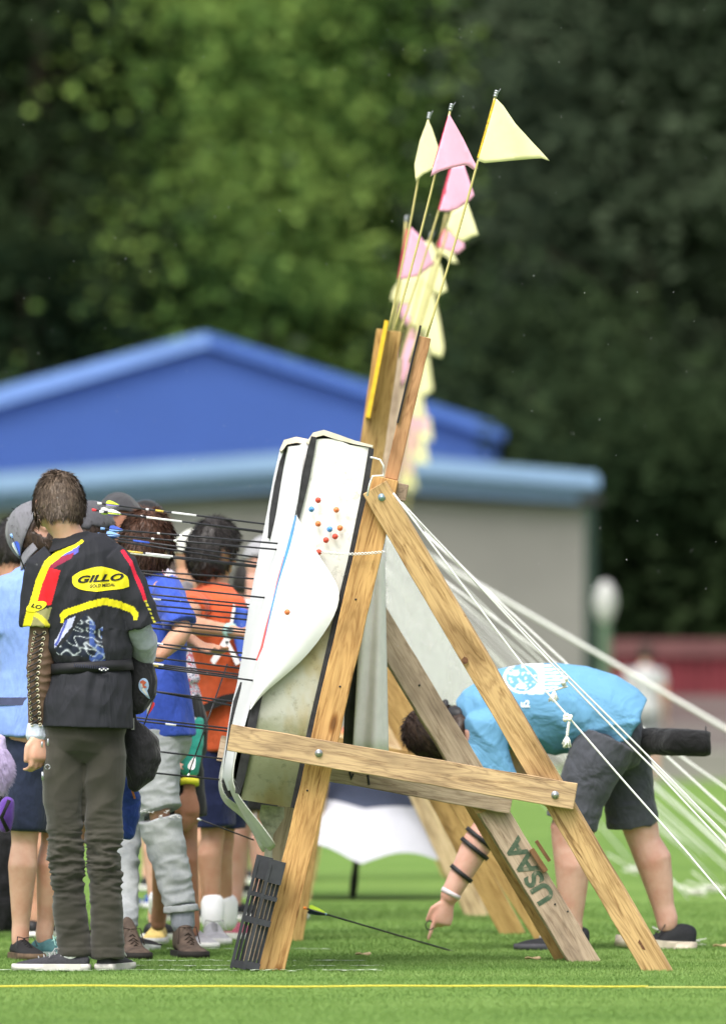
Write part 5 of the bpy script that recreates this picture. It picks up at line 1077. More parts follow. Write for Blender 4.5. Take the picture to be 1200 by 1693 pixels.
# lace-up brown arm guard with eyelets
def bdisp(p):
    x, y = ppx(p); return .0045 * (1 - abs(math.sin(y * .21 + 1.2 * math.sin(x * .05) + noise.noise((x * .05, y * .04, 3)) * 2))) * math.exp(-((y - 1115) / 50) ** 2) + .001
bm = bmesh.new(); limb(bm, [(a_(72, 1035), .046), (a_(70, 1060), .047), (a_(68, 1100), .048), (a_(67, 1140), .043), (a_(64, 1175), .036), (a_(62, 1203), .031)], 24)
ag = put('arm_guard', fuse(bm, .0045, 3, bdisp), plain('brown_leather', (.12, .075, .05), .6, var=.25, scale=25), PA)
bm = bmesh.new(); bl = bmesh.new(); M_eye = plain('brass_eyelet', (.75, .68, .5), .3, .6)
for i in range(17):
    u = i / 16; y = 1046 + 152 * u; xc = 66 - 12 * math.sin(min(1, u * 1.5) * 1.57) + (max(0, u - .5) * 12); wd = 8 if u < .45 else 7
    for sx in (-1, 1):
        x = xc + sx * wd; r_ = .046 - .012 * max(0, u - .5) * 2; cx = 70 - 8 * u; k = max(-1, min(1, (x - cx) / 468 / r_)); dd = A0 - r_ * math.sqrt(max(.02, 1 - k * k)) - .004
        n_ = Vector((k, -math.sqrt(max(0.02, 1 - k * k)), 0)); c = a_(x, y, dd)
        up = Vector((0, 0, 1)); sd_ = n_.cross(up)
        loft(bm, [(c + (sd_ * math.cos(t) + up * math.sin(t)) * .0052, .0019, .0019) for t in np.linspace(0, 5.9, 12)], n_, 6, False)
        if i < 16: loft(bl, [(c + n_ * .003, .0025, .0025), (a_(xc - sx * wd, y + 8.5, dd + .002) + n_ * .006, .0025, .0025)], n=6)
put('eyelets', bm2me(bm), M_eye, ag, True)['kind'] = 'stuff'; put('guard_lacing', bm2me(bl), M_black, ag, True)
bm = bmesh.new(); limb(bm, [(a_(62, 1199), .034), (a_(61, 1208), .036), (a_(61, 1217), .039)], 24); put('cuff', fuse(bm, .004, 2, fdisp(.002, (40, 40, 10))), cloth('pale_cuff', (.5, .55, .65), .1), PA)
bm = bmesh.new(); limb(bm, [(a_(222, 1030, A0 + .02), .052), (a_(238, 1060, A0 + .05), .052), (a_(236, 1088, A0 + .12), .045), (a_(222, 1100, A0 + .25), .038), (a_(214, 1105, A0 + .29), .036)], 22); put('undersleeve', fuse(bm, .006, 3, fdisp(.004, (14, 14, 14))), cloth('grey_undersleeve', (.32, .35, .4), .1), PA)
# keys and rings in the left hand
bm = bmesh.new(); blob(bm, a_(70, 1231, A0 - .08), .004, .004, .012, sub=2); blob(bm, a_(80, 1227, A0 - .085), .004, .004, .014, sub=2); loft(bm, [(a_(79, 1268, A0 - .08) + Vector((.009 * math.cos(t), 0, .009 * math.sin(t))), .0015, .0015) for t in np.linspace(0, 6, 14)], n=5); box(bm, a_(71, 1283, A0 - .08), .008, .003, .03)
k_ = put('key_ring', bm2me(bm), M_steel, None, True); tag(k_, 'small bunch of metal keys held in the bowed archers left hand', 'keys')
# canvas shoes
M_can = plain('charcoal_canvas', (.04, .04, .046), .85, scale=200, var=.25); M_rub = plain('off_white_rubber', (.6, .58, .54), .6, var=.1)
shoe(PA, a_(124, 1575, A0 - .02), Vector((-1, .1, 0)), M_can, M_rub, 1.0, laces=plain('grey_lace', (.3, .3, .3), .8), high=-.012); shoe(PA, a_(179, 1578, A0 + .02), Vector((.3, 1, 0)), M_can, M_rub, 1.0, laces=M_paper, high=-.012)
bm = bmesh.new(); limb(bm, [(a_(118, 1560), .042), (a_(118, 1578, A0 - .02), .04)], 16); put('sock', bm2me(bm), M_paper, PA, True)
# hip bags and quiver
def sack(bm, pts, n=24): loft(bm, pts, (1, 0, 0), n)
hp = thing('hip_pouch', a_(232, 1170, 30.1), 'black belt pouch with a round eagle patch and white lettering', 'pouch')
bm = bmesh.new(); sack(bm, [(a_(222, 1096, 30.1), .04, .045), (a_(227, 1108, 30.1), .062, .055), (a_(231, 1128, 30.1), .064, .06), (a_(232, 1148, 30.1), .056, .055), (a_(226, 1168, 30.1), .036, .04)]); M_bag = cloth('black_nylon', (.016, .016, .018), .2, (14, 14, 9), .6)
pb = put('bag', fuse(bm, .006, 3, fdisp(.004, (12, 12, 9))), M_bag, hp)
dg = bpy.context.evaluated_depsgraph_get(); bv2 = BVHTree.FromObject(pb, dg); l2 = worldloc(pb)
def decal(polys, mat, name, root, bv, l0, off=.002, dens=3):
    bm = bmesh.new()
    for pl in polys: bm.faces.new([bm.verts.new((x, -y, 0)) for x, y in pl])
    me = bpy.data.meshes.new('m'); bm.to_mesh(me); bm.free(); densify(me, dens); drape(me, lambda x, y: a_(x, -y, 30.0), off, bv, l0); return put(name, me, mat, root, True)
el = lambda cx, cy, rx, ry, n=18: [(cx + rx * math.cos(k * 2 * math.pi / n), cy + ry * math.sin(k * 2 * math.pi / n)) for k in range(n)]
decal([el(237.5, 1133, 8.5, 12), [(232, 1142), (243, 1142), (248, 1156), (244, 1154)]], plain('patch_blue', (.3, .42, .62), .7), 'patch', pb, bv2, l2)
decal([[(231, 1127), (236, 1124), (242, 1128), (238, 1133), (243, 1136), (237, 1139)]], plain('patch_rust', (.45, .1, .05), .7), 'patch_emblem', pb, bv2, l2, .0035)
decal([[(233, 1139), (238, 1137), (246, 1153), (243, 1151)], [(232, 1131), (235, 1130), (236, 1136), (233, 1137)]], plain('patch_grey', (.5, .5, .48), .7), 'patch_emblem', pb, bv2, l2, .0045)
me = text_mesh('CLASSIC', 1, 0, .03, 3); densify(me, .15)
drape(me, lambda x, y: a_(209 - y * 8 - .35 * x * 0 + x * -1.2, 1127 - x * 8.6 * -1 * -1 + 0), .004, bv2, l2); put('pouch_lettering', me, plain('grey_white_print', (.55, .56, .58), .6), pb)
bb = thing('hip_bag', a_(232, 1290, 30.1), 'large rounded black fabric bag hanging at thigh height beside the olive trousers', 'bag')
bm = bmesh.new(); sack(bm, [(a_(215, 1160, 30.12), .018, .02), (a_(216, 1195, 30.12), .026, .025), (a_(224, 1212, 30.12), .045, .04), (a_(234, 1230, 30.12), .064, .055), (a_(236, 1255, 30.12), .066, .06), (a_(230, 1280, 30.12), .054, .052), (a_(222, 1297, 30.12), .03, .03)]); put('bag', fuse(bm, .006, 3, fdisp(.006, (10, 10, 9))), M_bag, bb)
bm = bmesh.new(); box(bm, a_(220, 1197, 30.085), .011, .006, .042); put('label', bm2me(bm), plain('grey_label', (.25, .25, .24), .6), bb)
bl_ = thing('blue_bag', a_(216, 1380, 30.3), 'small royal blue bag with an orange mark below the big black bag', 'bag')
bm = bmesh.new(); sack(bm, [(a_(208, 1290, 30.3), .03, .03), (a_(214, 1320, 30.3), .042, .04), (a_(216, 1350, 30.3), .036, .04), (a_(212, 1380, 30.3), .024, .03)]); put('bag', fuse(bm, .006, 2, fdisp(.004, (12, 12, 12))), cloth('royal_blue_nylon', (.03, .06, .26), .1, (12, 12, 12)), bl_)
bm = bmesh.new(); extrude_poly(bm, [a_(x, y, 30.255) for x, y in [(216, 1304), (221, 1307), (225, 1320), (222, 1321)]], (0, .004, 0)); put('mark', bm2me(bm), plain('rust_orange', (.5, .17, .05), .6), bl_)
# ================= B : light blue shirt, grey cap =================
DB = 31.35; JB = pose(48, DB, 1.78, 8); b_ = lambda x, y, dd=DB: P(x, y, dd)
JB.update(head=b_(74, 884, DB + .05), neck=b_(62, 942), chest=b_(56, 1010), waist=b_(62, 1110), pelvis=b_(60, 1190), sL=b_(18, 975), sR=b_(100, 975), eL=b_(2, 1075), wL=b_(20, 1120, DB + .25), eR=b_(120, 1070), wR=b_(125, 1100, DB + .25), hL=b_(46, 1225), hR=b_(86, 1225, DB + .05), kL=b_(42, 1375), kR=b_(92, 1375, DB + .08), aL=b_(34, 1552), aR=b_(74, 1545, DB + .1))
JB['hf'] = Vector((-.45, -.15, -.88)).normalized(); JB['hu'] = Vector((-.6, .3, .6)); JB['hu'] = (JB['hu'] - JB['hf'] * JB['hu'].dot(JB['hf'])).normalized()
PB = person(48, DB, 'archer in a light blue shirt, navy shorts and grey cap behind the black polo'); put('body', body(JB, .007, .9), SK1, PB)
hair(PB, JB, H_dk, n=3000, seed=5, nape=-.95, front=.75, vol=1.05); cap(PB, JB, cloth('grey_cap_cloth', (.17, .17, .19), .06), 1.09)
shirt(JB, PB, cloth('light_blue_jersey', (.22, .34, .72), .07, (10, 10, 4), .5), k=1.02, b=.9, sleeve=.75, voxel=.008, hem=.03); legwear(JB, PB, cloth('navy_cotton', (.022, .03, .06), .15), .92, 1.0, b=.88)
shoe(PB, JB['aL'], Vector((.35, -1, 0)), plain('black_mesh', (.015, .015, .016), .8), plain('brown_sole', (.12, .08, .05), .8, var=.4), laces=M_black); shoe(PB, JB['aR'], Vector((.8, -.6, 0)), plain('teal_knit', (.06, .16, .17), .7, var=.3), plain('sage_sole', (.3, .38, .36), .7), laces=plain('mint_lace', (.35, .6, .55), .7))
bm = bmesh.new(); loft(bm, [(b_(60, 1153), .155, .11), (b_(60, 1166), .157, .112)], (1, 0, 0), 30, False); put('belt', bm2me(bm), plain('grey_blue_belt', (.06, .07, .14), .7), PB)
# ================= C : royal blue shirt, ripped grey jeans =================
DC = 31.75; JC = pose(248, DC, 1.68, 40); c_ = lambda x, y, dd=DC: P(x, y, dd)
JC.update(head=c_(243, 902), neck=c_(240, 950, DC - .02), chest=c_(246, 1010), waist=c_(252, 1110), pelvis=c_(256, 1195), sR=c_(276, 972, DC - .12), sL=c_(215, 965, DC + .12), eR=c_(303, 1045, DC - .2), wR=c_(262, 1086, DC - .3), eL=c_(270, 1050, DC + .3), wL=c_(320, 1060, DC + .2), hR=c_(268, 1225, DC - .05), hL=c_(220, 1225, DC + .08), kR=c_(264, 1350, DC - .12), kL=c_(208, 1380, DC + .05), aR=c_(305, 1535, DC - .16), aL=c_(209, 1560, DC - .3))
JC['hf'] = Vector((.35, .85, -.3)).normalized(); JC['hu'] = Vector((.1, .3, .95)); JC['hu'] = (JC['hu'] - JC['hf'] * JC['hu'].dot(JC['hf'])).normalized(); JC['tR'] = Vector((.5, -1, 0)).normalized(); JC['tL'] = Vector((.4, -1, 0)).normalized(); JC['hdR'] = Vector((-1, .2, .1)); JC['curlR'] = .9
JC['calf'] = .78; JC['back'] = Vector((0, 0, 0)); PC = person(248, DC, 'archer in royal blue shirt and ripped pale grey jeans with brown lace up boots'); put('body', body(JC, .007, .92), SK2, PC)
hair(PC, JC, H_lt, 1.08, n=6000, seed=6, nape=-.6, vol=1.06, L=.04, mess=.18)
shirt(JC, PC, cloth('royal_blue_jersey', (.05, .1, .5), .1, (10, 10, 5), .6), k=1.05, b=.95, sleeve=.85, voxel=.007, hem=.02)
def jd(p):
    q = noise.noise((p.x * 7 + p.z * 5, p.y * 7, p.z * 17)); q2 = noise.noise((p.x * 15 - p.z * 9, p.y * 12, p.z * 26))
    return .006 * (.4 - abs(q) * 1.9) + .005 * (.4 - abs(q2) * 1.9)
bm = bmesh.new(); loft(bm, [(c_(254, 1165), .13, .11), (c_(258, 1195), .14, .12), (c_(260, 1230), .14, .12)], JC['r'], 28)
loft(bm, [(c_(262, 1215, DC - .05), .098, .098), (c_(258, 1270, DC - .08), .092, .092), (c_(260, 1320, DC - .11), .082, .082), (c_(266, 1341, DC - .12), .08, .08)], n=24, round_ends=False)
loft(bm, [(c_(264, 1353, DC - .12), .081, .081), (c_(270, 1380, DC - .12), .078, .078), (c_(283, 1430, DC - .13), .07, .07), (c_(294, 1480, DC - .14), .062, .062), (c_(299, 1500, DC - .15), .062, .062)], n=24, round_ends=False)
limb(bm, [(c_(222, 1215, DC + .1), .088), (c_(212, 1300, DC + .08), .075), (c_(206, 1380, DC + .03), .064), (c_(205, 1460, DC - .1), .057), (c_(207, 1530, DC - .25), .052)], 22)
m_dn, nt, b = newmat('bleached_grey_denim'); b.inputs['Roughness'].default_value = .9; nz = noise_n(nt, 7, 5, mapping(nt, (1, 1, 1)), rough=.7); rr_ = ramp(nt, nz.outputs[0], [(.3, (.24, .26, .28)), (.65, (.44, .46, .47))]); nt.links.new(rr_.outputs[0], b.inputs[0]); nz2 = noise_n(nt, 300, 2, mapping(nt, (1, 1, 1))); bump(nt, b, nz2.outputs[0], .2, .002)
put('ripped_jeans', fuse(bm, .006, 3, jd), m_dn, PC)
bm = bmesh.new(); rd = random.Random(5)
for i in range(22):
    x = 233 + rd.uniform(0, 1) * 62; y = 1341 + rd.uniform(-2, 3) + (8 if rd.random() < .5 else 0); dd = DC - .12 - .078 * math.sqrt(max(0.05, 1 - ((x - 265) / 36) ** 2)) - .003; loft(bm, [(c_(x, y, dd), .0016, .0016), (c_(x + rd.uniform(-6, 6), y + rd.uniform(-1, 3), dd - .004), .001, .001)], n=5, round_ends=False)
put('frayed_threads', bm2me(bm), plain('white_thread', (.7, .7, .7), .9), PC)['kind'] = 'stuff'
bm = bmesh.new(); loft(bm, [(c_(299, 1496, DC - .15), .064, .06), (c_(300, 1508, DC - .15), .066, .062)], (1, 0, 0), 24, False); put('turn_up', fuse(bm, .005, 2, fdisp(.003, (30, 30, 20))), m_dn, PC)
bm = bmesh.new(); limb(bm, [(c_(301, 1500, DC - .15), .046), (c_(303, 1530, DC - .16), .044)], 18); put('sock', bm2me(bm), cloth('grey_sock', (.27, .29, .34), .1), PC, True)
M_boot = plain('brown_boot_leather', (.085, .06, .045), .7, var=.4, scale=30); M_bs = plain('dark_boot_sole', (.02, .018, .016), .8); M_bl = plain('dark_boot_lace', (.03, .02, .015), .8)
shoe(PC, P(303, 1540, DC - .16), Vector((.28, -1, 0)), M_boot, M_bs, 1.06, .075, 'boot', laces=M_bl, toe=1.15); shoe(PC, P(212, 1560, 31.45), Vector((.25, -1, 0)), M_boot, M_bs, 1.05, .075, 'boot', laces=M_bl, toe=1.15)
# ================= D : orange shirt =================
DD = 33.6; JD = pose(352, DD, 1.68, 62); d_ = lambda x, y, dd=DD: P(x, y, dd)
JD.update(head=d_(354, 912), neck=d_(356, 968), chest=d_(352, 1040), waist=d_(358, 1130), pelvis=d_(364, 1205), sR=d_(322, 1000, DD - .14), sL=d_(375, 1000, DD + .14), eR=d_(300, 1032, DD - .5), wR=d_(386, 1044, DD - .75), eL=d_(385, 1090, DD + .2), wL=d_(350, 1110, DD + .1), hR=d_(345, 1240, DD - .06), hL=d_(378, 1240, DD + .1), kR=d_(352, 1370, DD - .05), kL=d_(368, 1370, DD + .12), aR=d_(352, 1512, DD - .08), aL=d_(372, 1512, DD + .15))
JD['hf'] = Vector((.75, .6, -.2)).normalized(); JD['hu'] = Vector((.15, .12, 1)); JD['hu'] = (JD['hu'] - JD['hf'] * JD['hu'].dot(JD['hf'])).normalized(); JD['hdR'] = Vector((1, .05, -.15)); JD['curlR'] = .7; JD['tR'] = Vector((.1, -1, 0)); JD['tL'] = Vector((1, -.3, 0)).normalized()
PD = person(352, DD, 'black haired archer in an orange shirt and navy shorts reaching towards the bale'); put('body', body(JD, .007, .95), SK2, PD); hair(PD, JD, H_bk, 1.05, n=4000, seed=7, nape=-.6, vol=1.06)
shirt(JD, PD, cloth('orange_jersey', (.58, .1, .035), .08, (9, 9, 5), .6), k=1.12, b=1.05, sleeve=.3, hem=.05)
bm = bmesh.new(); extrude_poly(bm, [d_(x, y, DD - .26) for x, y in [(385, 1000), (408, 1008), (410, 1040), (408, 1090), (398, 1096), (384, 1050)]], (.01, .12, 0)); put('shoulder_panel', fuse(bm, .006, 4), plain('blue_panel_cloth', (.06, .12, .5), .8), PD)
for pl in ([(348, 1092), (360, 1072), (375, 1048), (384, 1040), (386, 1048), (368, 1080), (354, 1100)], [(386, 998), (390, 1002), (382, 1050), (377, 1052)], [(372, 1060), (378, 1060), (398, 1096), (390, 1100)]):
    bm = bmesh.new(); extrude_poly(bm, [d_(x, y, DD - .285) for x, y in pl], (0, .05, 0)); put('white_stripe', bm2me(bm), M_paper, PD)
legwear(JD, PD, cloth('dark_navy_cotton', (.018, .024, .075), .12), .9, 1.15)
bm = bmesh.new(); extrude_poly(bm, [d_(x, y, DD - .21) for x, y in [(322, 1172), (330, 1182), (362, 1168), (400, 1150), (400, 1143), (366, 1150)]], (0, .05, 0)); put('strap', bm2me(bm), M_black, PD)
wm = JD['wR'] - (JD['wR'] - JD['eR']).normalized() * .02; wt = thing('wristwatch', wm, 'pale mint digital wristwatch on the outstretched forearm', 'watch'); band(wt, wm, JD['wR'] - JD['eR'], .031, .022, plain('mint_strap', (.4, .62, .58), .5), 'strap', W=(0, 0, 1)); bm = bmesh.new(); box(bm, wm + Vector((0, -.031, .004)), .026, .008, .024); put('case', bm2me(bm), plain('grey_mint_case', (.3, .42, .42), .4), wt); bm = bmesh.new(); box(bm, wm + Vector((0, -.036, .005)), .018, .003, .012); put('display', bm2me(bm), plain('dark_lcd', (.08, .1, .1), .3), wt)
M_gsh = plain('pale_grey_trainer', (.36, .36, .38), .7, var=.15); M_wso = plain('white_trainer_sole', (.65, .65, .62), .6)
shoe(PD, P(352, 1515, 33.3), Vector((.1, -1, 0)), M_gsh, M_wso, 1.12, 0, laces=plain('grey_lace', (.3, .3, .3), .8), toe=1.15); shoe(PD, P(376, 1515, 34.0), Vector((1, -.5, 0)), plain('pink_maroon_trainer', (.35, .08, .12), .6, var=.5, scale=20), M_wso, 1.0)
for q, x in (('R', 352), ('L', 374)):
    bm = bmesh.new(); limb(bm, [(d_(x, 1492, DD - (.08 if q == 'R' else -.15)), .047), (d_(x, 1525, DD - (.1 if q == 'R' else -.15)), .045)], 16); put('sock', bm2me(bm), M_paper, PD, True)
# ================= E : teal sleeve, patterned jersey, dark cap =================
DE = 32.7; JE = pose(280, DE, 1.68, 35); e_ = lambda x, y, dd=DE: P(x, y, dd)
JE.update(head=e_(200, 870, DE + .05), neck=e_(228, 935), chest=e_(250, 1020), waist=e_(268, 1120), pelvis=e_(280, 1200), sR=e_(288, 1060, DE - .05), sL=e_(225, 1000, DE + .16), eR=e_(318, 1190, DE - .06), wR=e_(313, 1302, DE - .12), hR=e_(292, 1235, DE - .02), hL=e_(265, 1235, DE + .1), kR=e_(306, 1370, DE - .02), kL=e_(285, 1370, DE + .1), aR=e_(318, 1530, DE), aL=e_(262, 1520, DE + .3))
JE['eL'] = e_(240, 1090, DE + .35); JE['wL'] = e_(270, 1090, DE + .45); JE['hdR'] = Vector((.05, -.1, -1)); JE['sideR'] = Vector((-1, -.3, 0)); JE['curlR'] = (.25, .3, .35, .4); JE['hf'] = Vector((.4, .8, -.4)).normalized(); JE['hu'] = Vector((-.1, .4, .9)); JE['hu'] = (JE['hu'] - JE['hf'] * JE['hu'].dot(JE['hf'])).normalized(); JE['tR'] = Vector((.4, -1, 0)).normalized()
PE = person(280, DE, 'stooping archer with a teal arm sleeve, yellow wristband and dark cap'); put('body', body(JE, .007, .9), SK4, PE); cap(PE, JE, cloth('charcoal_cap_cloth', (.05, .05, .055), .1), 1.05)
mpat, nt, b = newmat('white_navy_print_jersey'); b.inputs['Roughness'].default_value = .85; vo = N(nt, 'ShaderNodeTexVoronoi'); nt.links.new(mapping(nt, (14, 14, 20)), vo.inputs['Vector']); rr_ = ramp(nt, vo.outputs['Distance'], [(.0, (.03, .04, .12)), (.28, (.03, .04, .12)), (.32, (.6, .58, .68)), (.6, (.66, .64, .72)), (.64, (.5, .12, .16))]); nt.links.new(rr_.outputs[0], b.inputs[0])
shirt(JE, PE, mpat, k=1.05, b=.92, sleeve=.55, hem=.0); legwear(JE, PE, cloth('black_cotton', (.02, .02, .022), .15), .8, 1.1)
bm = bmesh.new(); limb(bm, [(e_(308, 1170, DE - .06), .048), (e_(318, 1195, DE - .07), .047), (e_(318, 1230, DE - .09), .044), (e_(314, 1276, DE - .11), .034)], 20); put('arm_sleeve', fuse(bm, .005, 2, fdisp(.002, (12, 12, 20))), cloth('teal_lycra', (.04, .33, .26), .07), PE)
band(PE, e_(314, 1293, DE - .12), (JE['wR'] - JE['eR']), .036, .022, plain('yellow_wristband', (.8, .75, .05), .6), 'wristband')
shoe(PE, P(318, 1532, 32.8), Vector((.4, -1, 0)), M_gsh, M_wso, 1.0); shoe(PE, P(262, 1515, 33.4), Vector((-.1, -1, 0)), plain('yellow_white_trainer', (.6, .45, .15), .7, var=.5, scale=12), M_wso, 1.02)
bm = bmesh.new(); limb(bm, [(P(262, 1485, 33.3), .04), (P(262, 1505, 33.35), .038)], 14); put('sock', bm2me(bm), M_paper, PE, True)
# ================= simple standing figures further down the row =================
def bystander(px, d, Ht, yaw, label, top, bottom, skin, hairm=None, capm=None, to=.9, shoem=None, lean=.1, arms=None, b=1.0, sl=.6, head=None):
    J = pose(px, d, Ht, yaw, lean)
    if arms: J.update({k: P(*v) for k, v in arms.items()})
    if head: J['head'] = P(*head)
    J['hf'] = (J['f'] + Vector((0, 0, -.35))).normalized(); J['hu'] = (Vector((0, 0, 1)) + J['f'] * .35).normalized(); p = person(px, d, label); put('body', body(J, .009, b), skin, p)
    if hairm: hair(p, J, hairm, n=1500, seed=int(px), nape=-.55)
    if capm: cap(p, J, capm, 1.05)
    shirt(J, p, top, b=b, sleeve=sl, voxel=.01); legwear(J, p, bottom, to, 1.1, voxel=.01, b=b, name='shorts' if to <= 1 else 'trousers')
    for q in 'RL': shoe(p, J['a' + q], J['t' + q], shoem or M_black, M_wso)
    return p, J
W_t = cloth('white_cotton_tee', (.62, .62, .65), .05); G_t = cloth('mid_grey_tee', (.22, .22, .24), .1); K_t = cloth('black_cotton', (.02, .02, .022), .15); Nv = cloth('navy_cotton', (.022, .03, .06), .15); Rd = cloth('red_jersey', (.55, .03, .03), .1); Gr = cloth('lime_green_jersey', (.2, .6, .05), .1)
bystander(160, 32.4, 1.74, 20, 'archer in a dark grey cap, mostly hidden behind the bowed head', cloth('slate_tee', (.08, .09, .12), .1), Nv, SK1, H_dk, cloth('dark_grey_cap_cloth', (.075, .075, .085), .08), head=(150, 888, 32.45))
bystander(222, 33.9, 1.74, 30, 'tall archer in black leggings and black cap behind the blue shirted archer', G_t, K_t, SK1, H_bk, K_t, to=.95)
bystander(414, 37.0, 1.66, 60, 'archer in white top and grey cap standing just beyond the orange shirt', W_t, K_t, SK3, None, cloth('light_grey_cap_cloth', (.3, .3, .32), .06))
bystander(-4, 35.5, 1.62, 10, 'archer with white cap cut off by the left edge', Gr, K_t, SK2, None, W_t)
bystander(300, 36.6, 1.68, 45, 'archer in pale bucket cap and black vest between the two dark haired ones', K_t, G_t, SK2, None, plain('cream_hat_cloth', (.6, .6, .55), .8), arms={'eR': (296, 1030, 36.4), 'wR': (300, 985, 36.2)})
bystander(425, 41.0, 1.7, 50, 'archer in white socks and black shoes, fifth down the line', cloth('blue_tee', (.06, .12, .4), .1), K_t, SK3, H_dk)
bystander(396, 44.5, 1.7, 70, 'distant archer in grey tee glimpsed between the legs', G_t, cloth('pink_shorts', (.5, .25, .3), .1), SK3, H_bk)
bystander(232, 39.0, 1.7, 40, 'distant archer with white blue socks behind the ripped jeans', W_t, Nv, SK1, H_dk, shoem=plain('blue_trainer', (.05, .1, .4), .6))
jk = thing('hanging_jacket', P(612, 1240, 43), 'red jacket with yellow and blue patches hanging in the gap under the tarpaulin', 'jacket')
for nm_, mt, pl in (('red_panel', Rd, [(560, 1208), (600, 1200), (668, 1206), (672, 1262), (560, 1264)]), ('yellow_patch', plain('yellow_nylon', (.75, .6, .05), .6), [(636, 1178), (655, 1182), (660, 1212), (640, 1214)]), ('blue_patch', plain('blue_nylon', (.06, .09, .45), .6), [(548, 1222), (572, 1212), (576, 1250), (548, 1254)])):
    bm = bmesh.new(); extrude_poly(bm, [P(x, y, 43 - (.09 if nm_ != 'red_panel' else 0)) for x, y in pl], (0, .14, 0)); put(nm_, fuse(bm, .012, 4, fdisp(.012, (9, 9, 9))), mt, jk)
bystander(1066, 98.0, 1.6, 0, 'far person in a pale grey shirt in front of the red container', plain('pale_grey_tee', (.4, .4, .41), .8), G_t, SK1, H_dk)
bystander(322, 38.2, 1.6, 55, 'archer in black and grey, half hidden behind the orange shirt and the teal sleeve', G_t, K_t, SK2, H_dk, shoem=plain('white_trainer', (.5, .5, .5), .6))
bystander(18, 34.2, 1.7, 15, 'archer in a black tee and shorts at the left edge behind the light blue shirt', K_t, K_t, SK2, H_bk)
bystander(275, 42.5, 1.65, 40, 'small blurred archer in navy far behind the ripped jeans', Nv, K_t, SK3, H_dk)
kb = thing('kit_bag', P(8, 1540, 35), 'black kit bag standing on the grass at the left edge', 'bag'); bm = bmesh.new(); sack(bm, [(P(6, 1526, 35), .07, .08), (P(6, 1500, 35), .085, .09), (P(4, 1440, 35), .08, .08), (P(6, 1385, 35), .06, .06)]); put('bag', fuse(bm, .012, 2, fdisp(.008, (8, 8, 8))), M_bag, kb); tube('strap', [P(20, 1400, 34.9), P(28, 1440, 34.88), P(24, 1500, 34.9)], .01, M_black, kb)
# fluffy purple tassel and small kit at the left edge
ft = thing('fluffy_pompom', P(30, 1330, 31.0), 'pale purple fluffy fur tail hanging at the left edge', 'pompom'); bm = bmesh.new(); rd = random.Random(9)
sack(bm, [(P(2, 1222, 31.0), .02, .02), (P(-8, 1240, 31.0), .05, .04), (P(-10, 1270, 31.0), .06, .05), (P(-6, 1295, 31.0), .045, .04), (P(2, 1308, 31.0), .02, .02)]); M_fur = plain('lilac_fur', (.45, .38, .58), .95, var=.25, scale=60); core = put('tail', bm2me(bm), M_fur, ft, True); V = []
for _ in range(5000):
    u = rd.uniform(0, 1); a = rd.uniform(0, 6.28); y = 1225 + 82 * u; r_ = .06 * math.sin(math.pi * (.12 + .8 * u)); c = P(-8, y, 31.0) + Vector((math.cos(a) * r_, math.sin(a) * r_ * .8, 0)); o_ = Vector((math.cos(a), math.sin(a), -1.3)).normalized() * rd.uniform(.02, .04); sdv = Vector((.0012, 0, 0)); V.append((c - sdv, c + sdv, c + o_))
a = np.array([[tuple(q) for q in t] for t in V]).reshape(-1, 3); put('fur', np_mesh(a, np.arange(len(a)).reshape(-1, 3)), M_fur, ft)['kind'] = 'stuff'
pbag = thing('purple_bag', P(18, 1385, 31.4), 'purple and black quiver bag low at the left edge', 'bag'); bm = bmesh.new(); sack(bm, [(P(14, 1326, 31.2), .025, .03), (P(6, 1350, 31.2), .04, .04), (P(10, 1368, 31.2), .025, .03)]); put('bag', fuse(bm, .006, 2), cloth('purple_nylon', (.16, .07, .4), .1), pbag); tube('strap', [P(16, 1323, 31.15), P(3, 1352, 31.14), P(14, 1374, 31.15)], .008, M_black, pbag)
# ================= K : bending person in bright blue =================
DK = 32.5; JK = pose(1000, DK, 1.76, -90); k_ = lambda x, y, dd=DK: P(x, y, dd)
JK.update(pelvis=k_(1000, 1200), waist=k_(950, 1178), chest=k_(868, 1172), neck=k_(784, 1182), head=k_(722, 1212, DK - .02), sL=k_(800, 1212, DK - .14), sR=k_(798, 1150, DK + .15),
          eL=k_(806, 1362, DK - .1), wL=k_(742, 1483, DK - .1), eR=k_(880, 1290, DK + .2), wR=k_(935, 1335, DK + .15), hL=k_(990, 1232, DK - .09), hR=k_(1018, 1232, DK + .1), kL=k_(938, 1372, DK - .11), kR=k_(1060, 1375, DK + .14), aL=k_(945, 1548, DK - .06), aR=k_(1102, 1520, DK + .16))
# near (left) side faces the camera: legs kL (left in the picture), kR (right)
JK['r'] = Vector((.0, 1, .0)); JK['f'] = Vector((-1, 0, 0)); JK['hf'] = Vector((-.25, .1, -1)).normalized(); JK['hu'] = Vector((-1, 0, .25)); JK['hu'] = (JK['hu'] - JK['hf'] * JK['hu'].dot(JK['hf'])).normalized()
JK['hdL'] = Vector((-.28, .0, -1)); JK['sideL'] = Vector((-1, -.35, .25)); JK['curlL'] = (.06, 1.25, 1.35, 1.4); JK['back'] = Vector((.014, 0, 0)); JK['tL'] = Vector((-1, -.1, 0)).normalized(); JK['tR'] = Vector((-.9, -.35, 0)).normalized()
JK['calf'] = 1.3; PK = person(1000, DK, 'person in a bright blue T shirt bending down to point at the arrow'); 
put('body', body(JK, .006, 1.0, arms=1.42), SK3, PK); hair(PK, JK, H_dk, 1.0, n=6000, seed=8, nape=-.9, front=.9, L=.04, mess=.06)
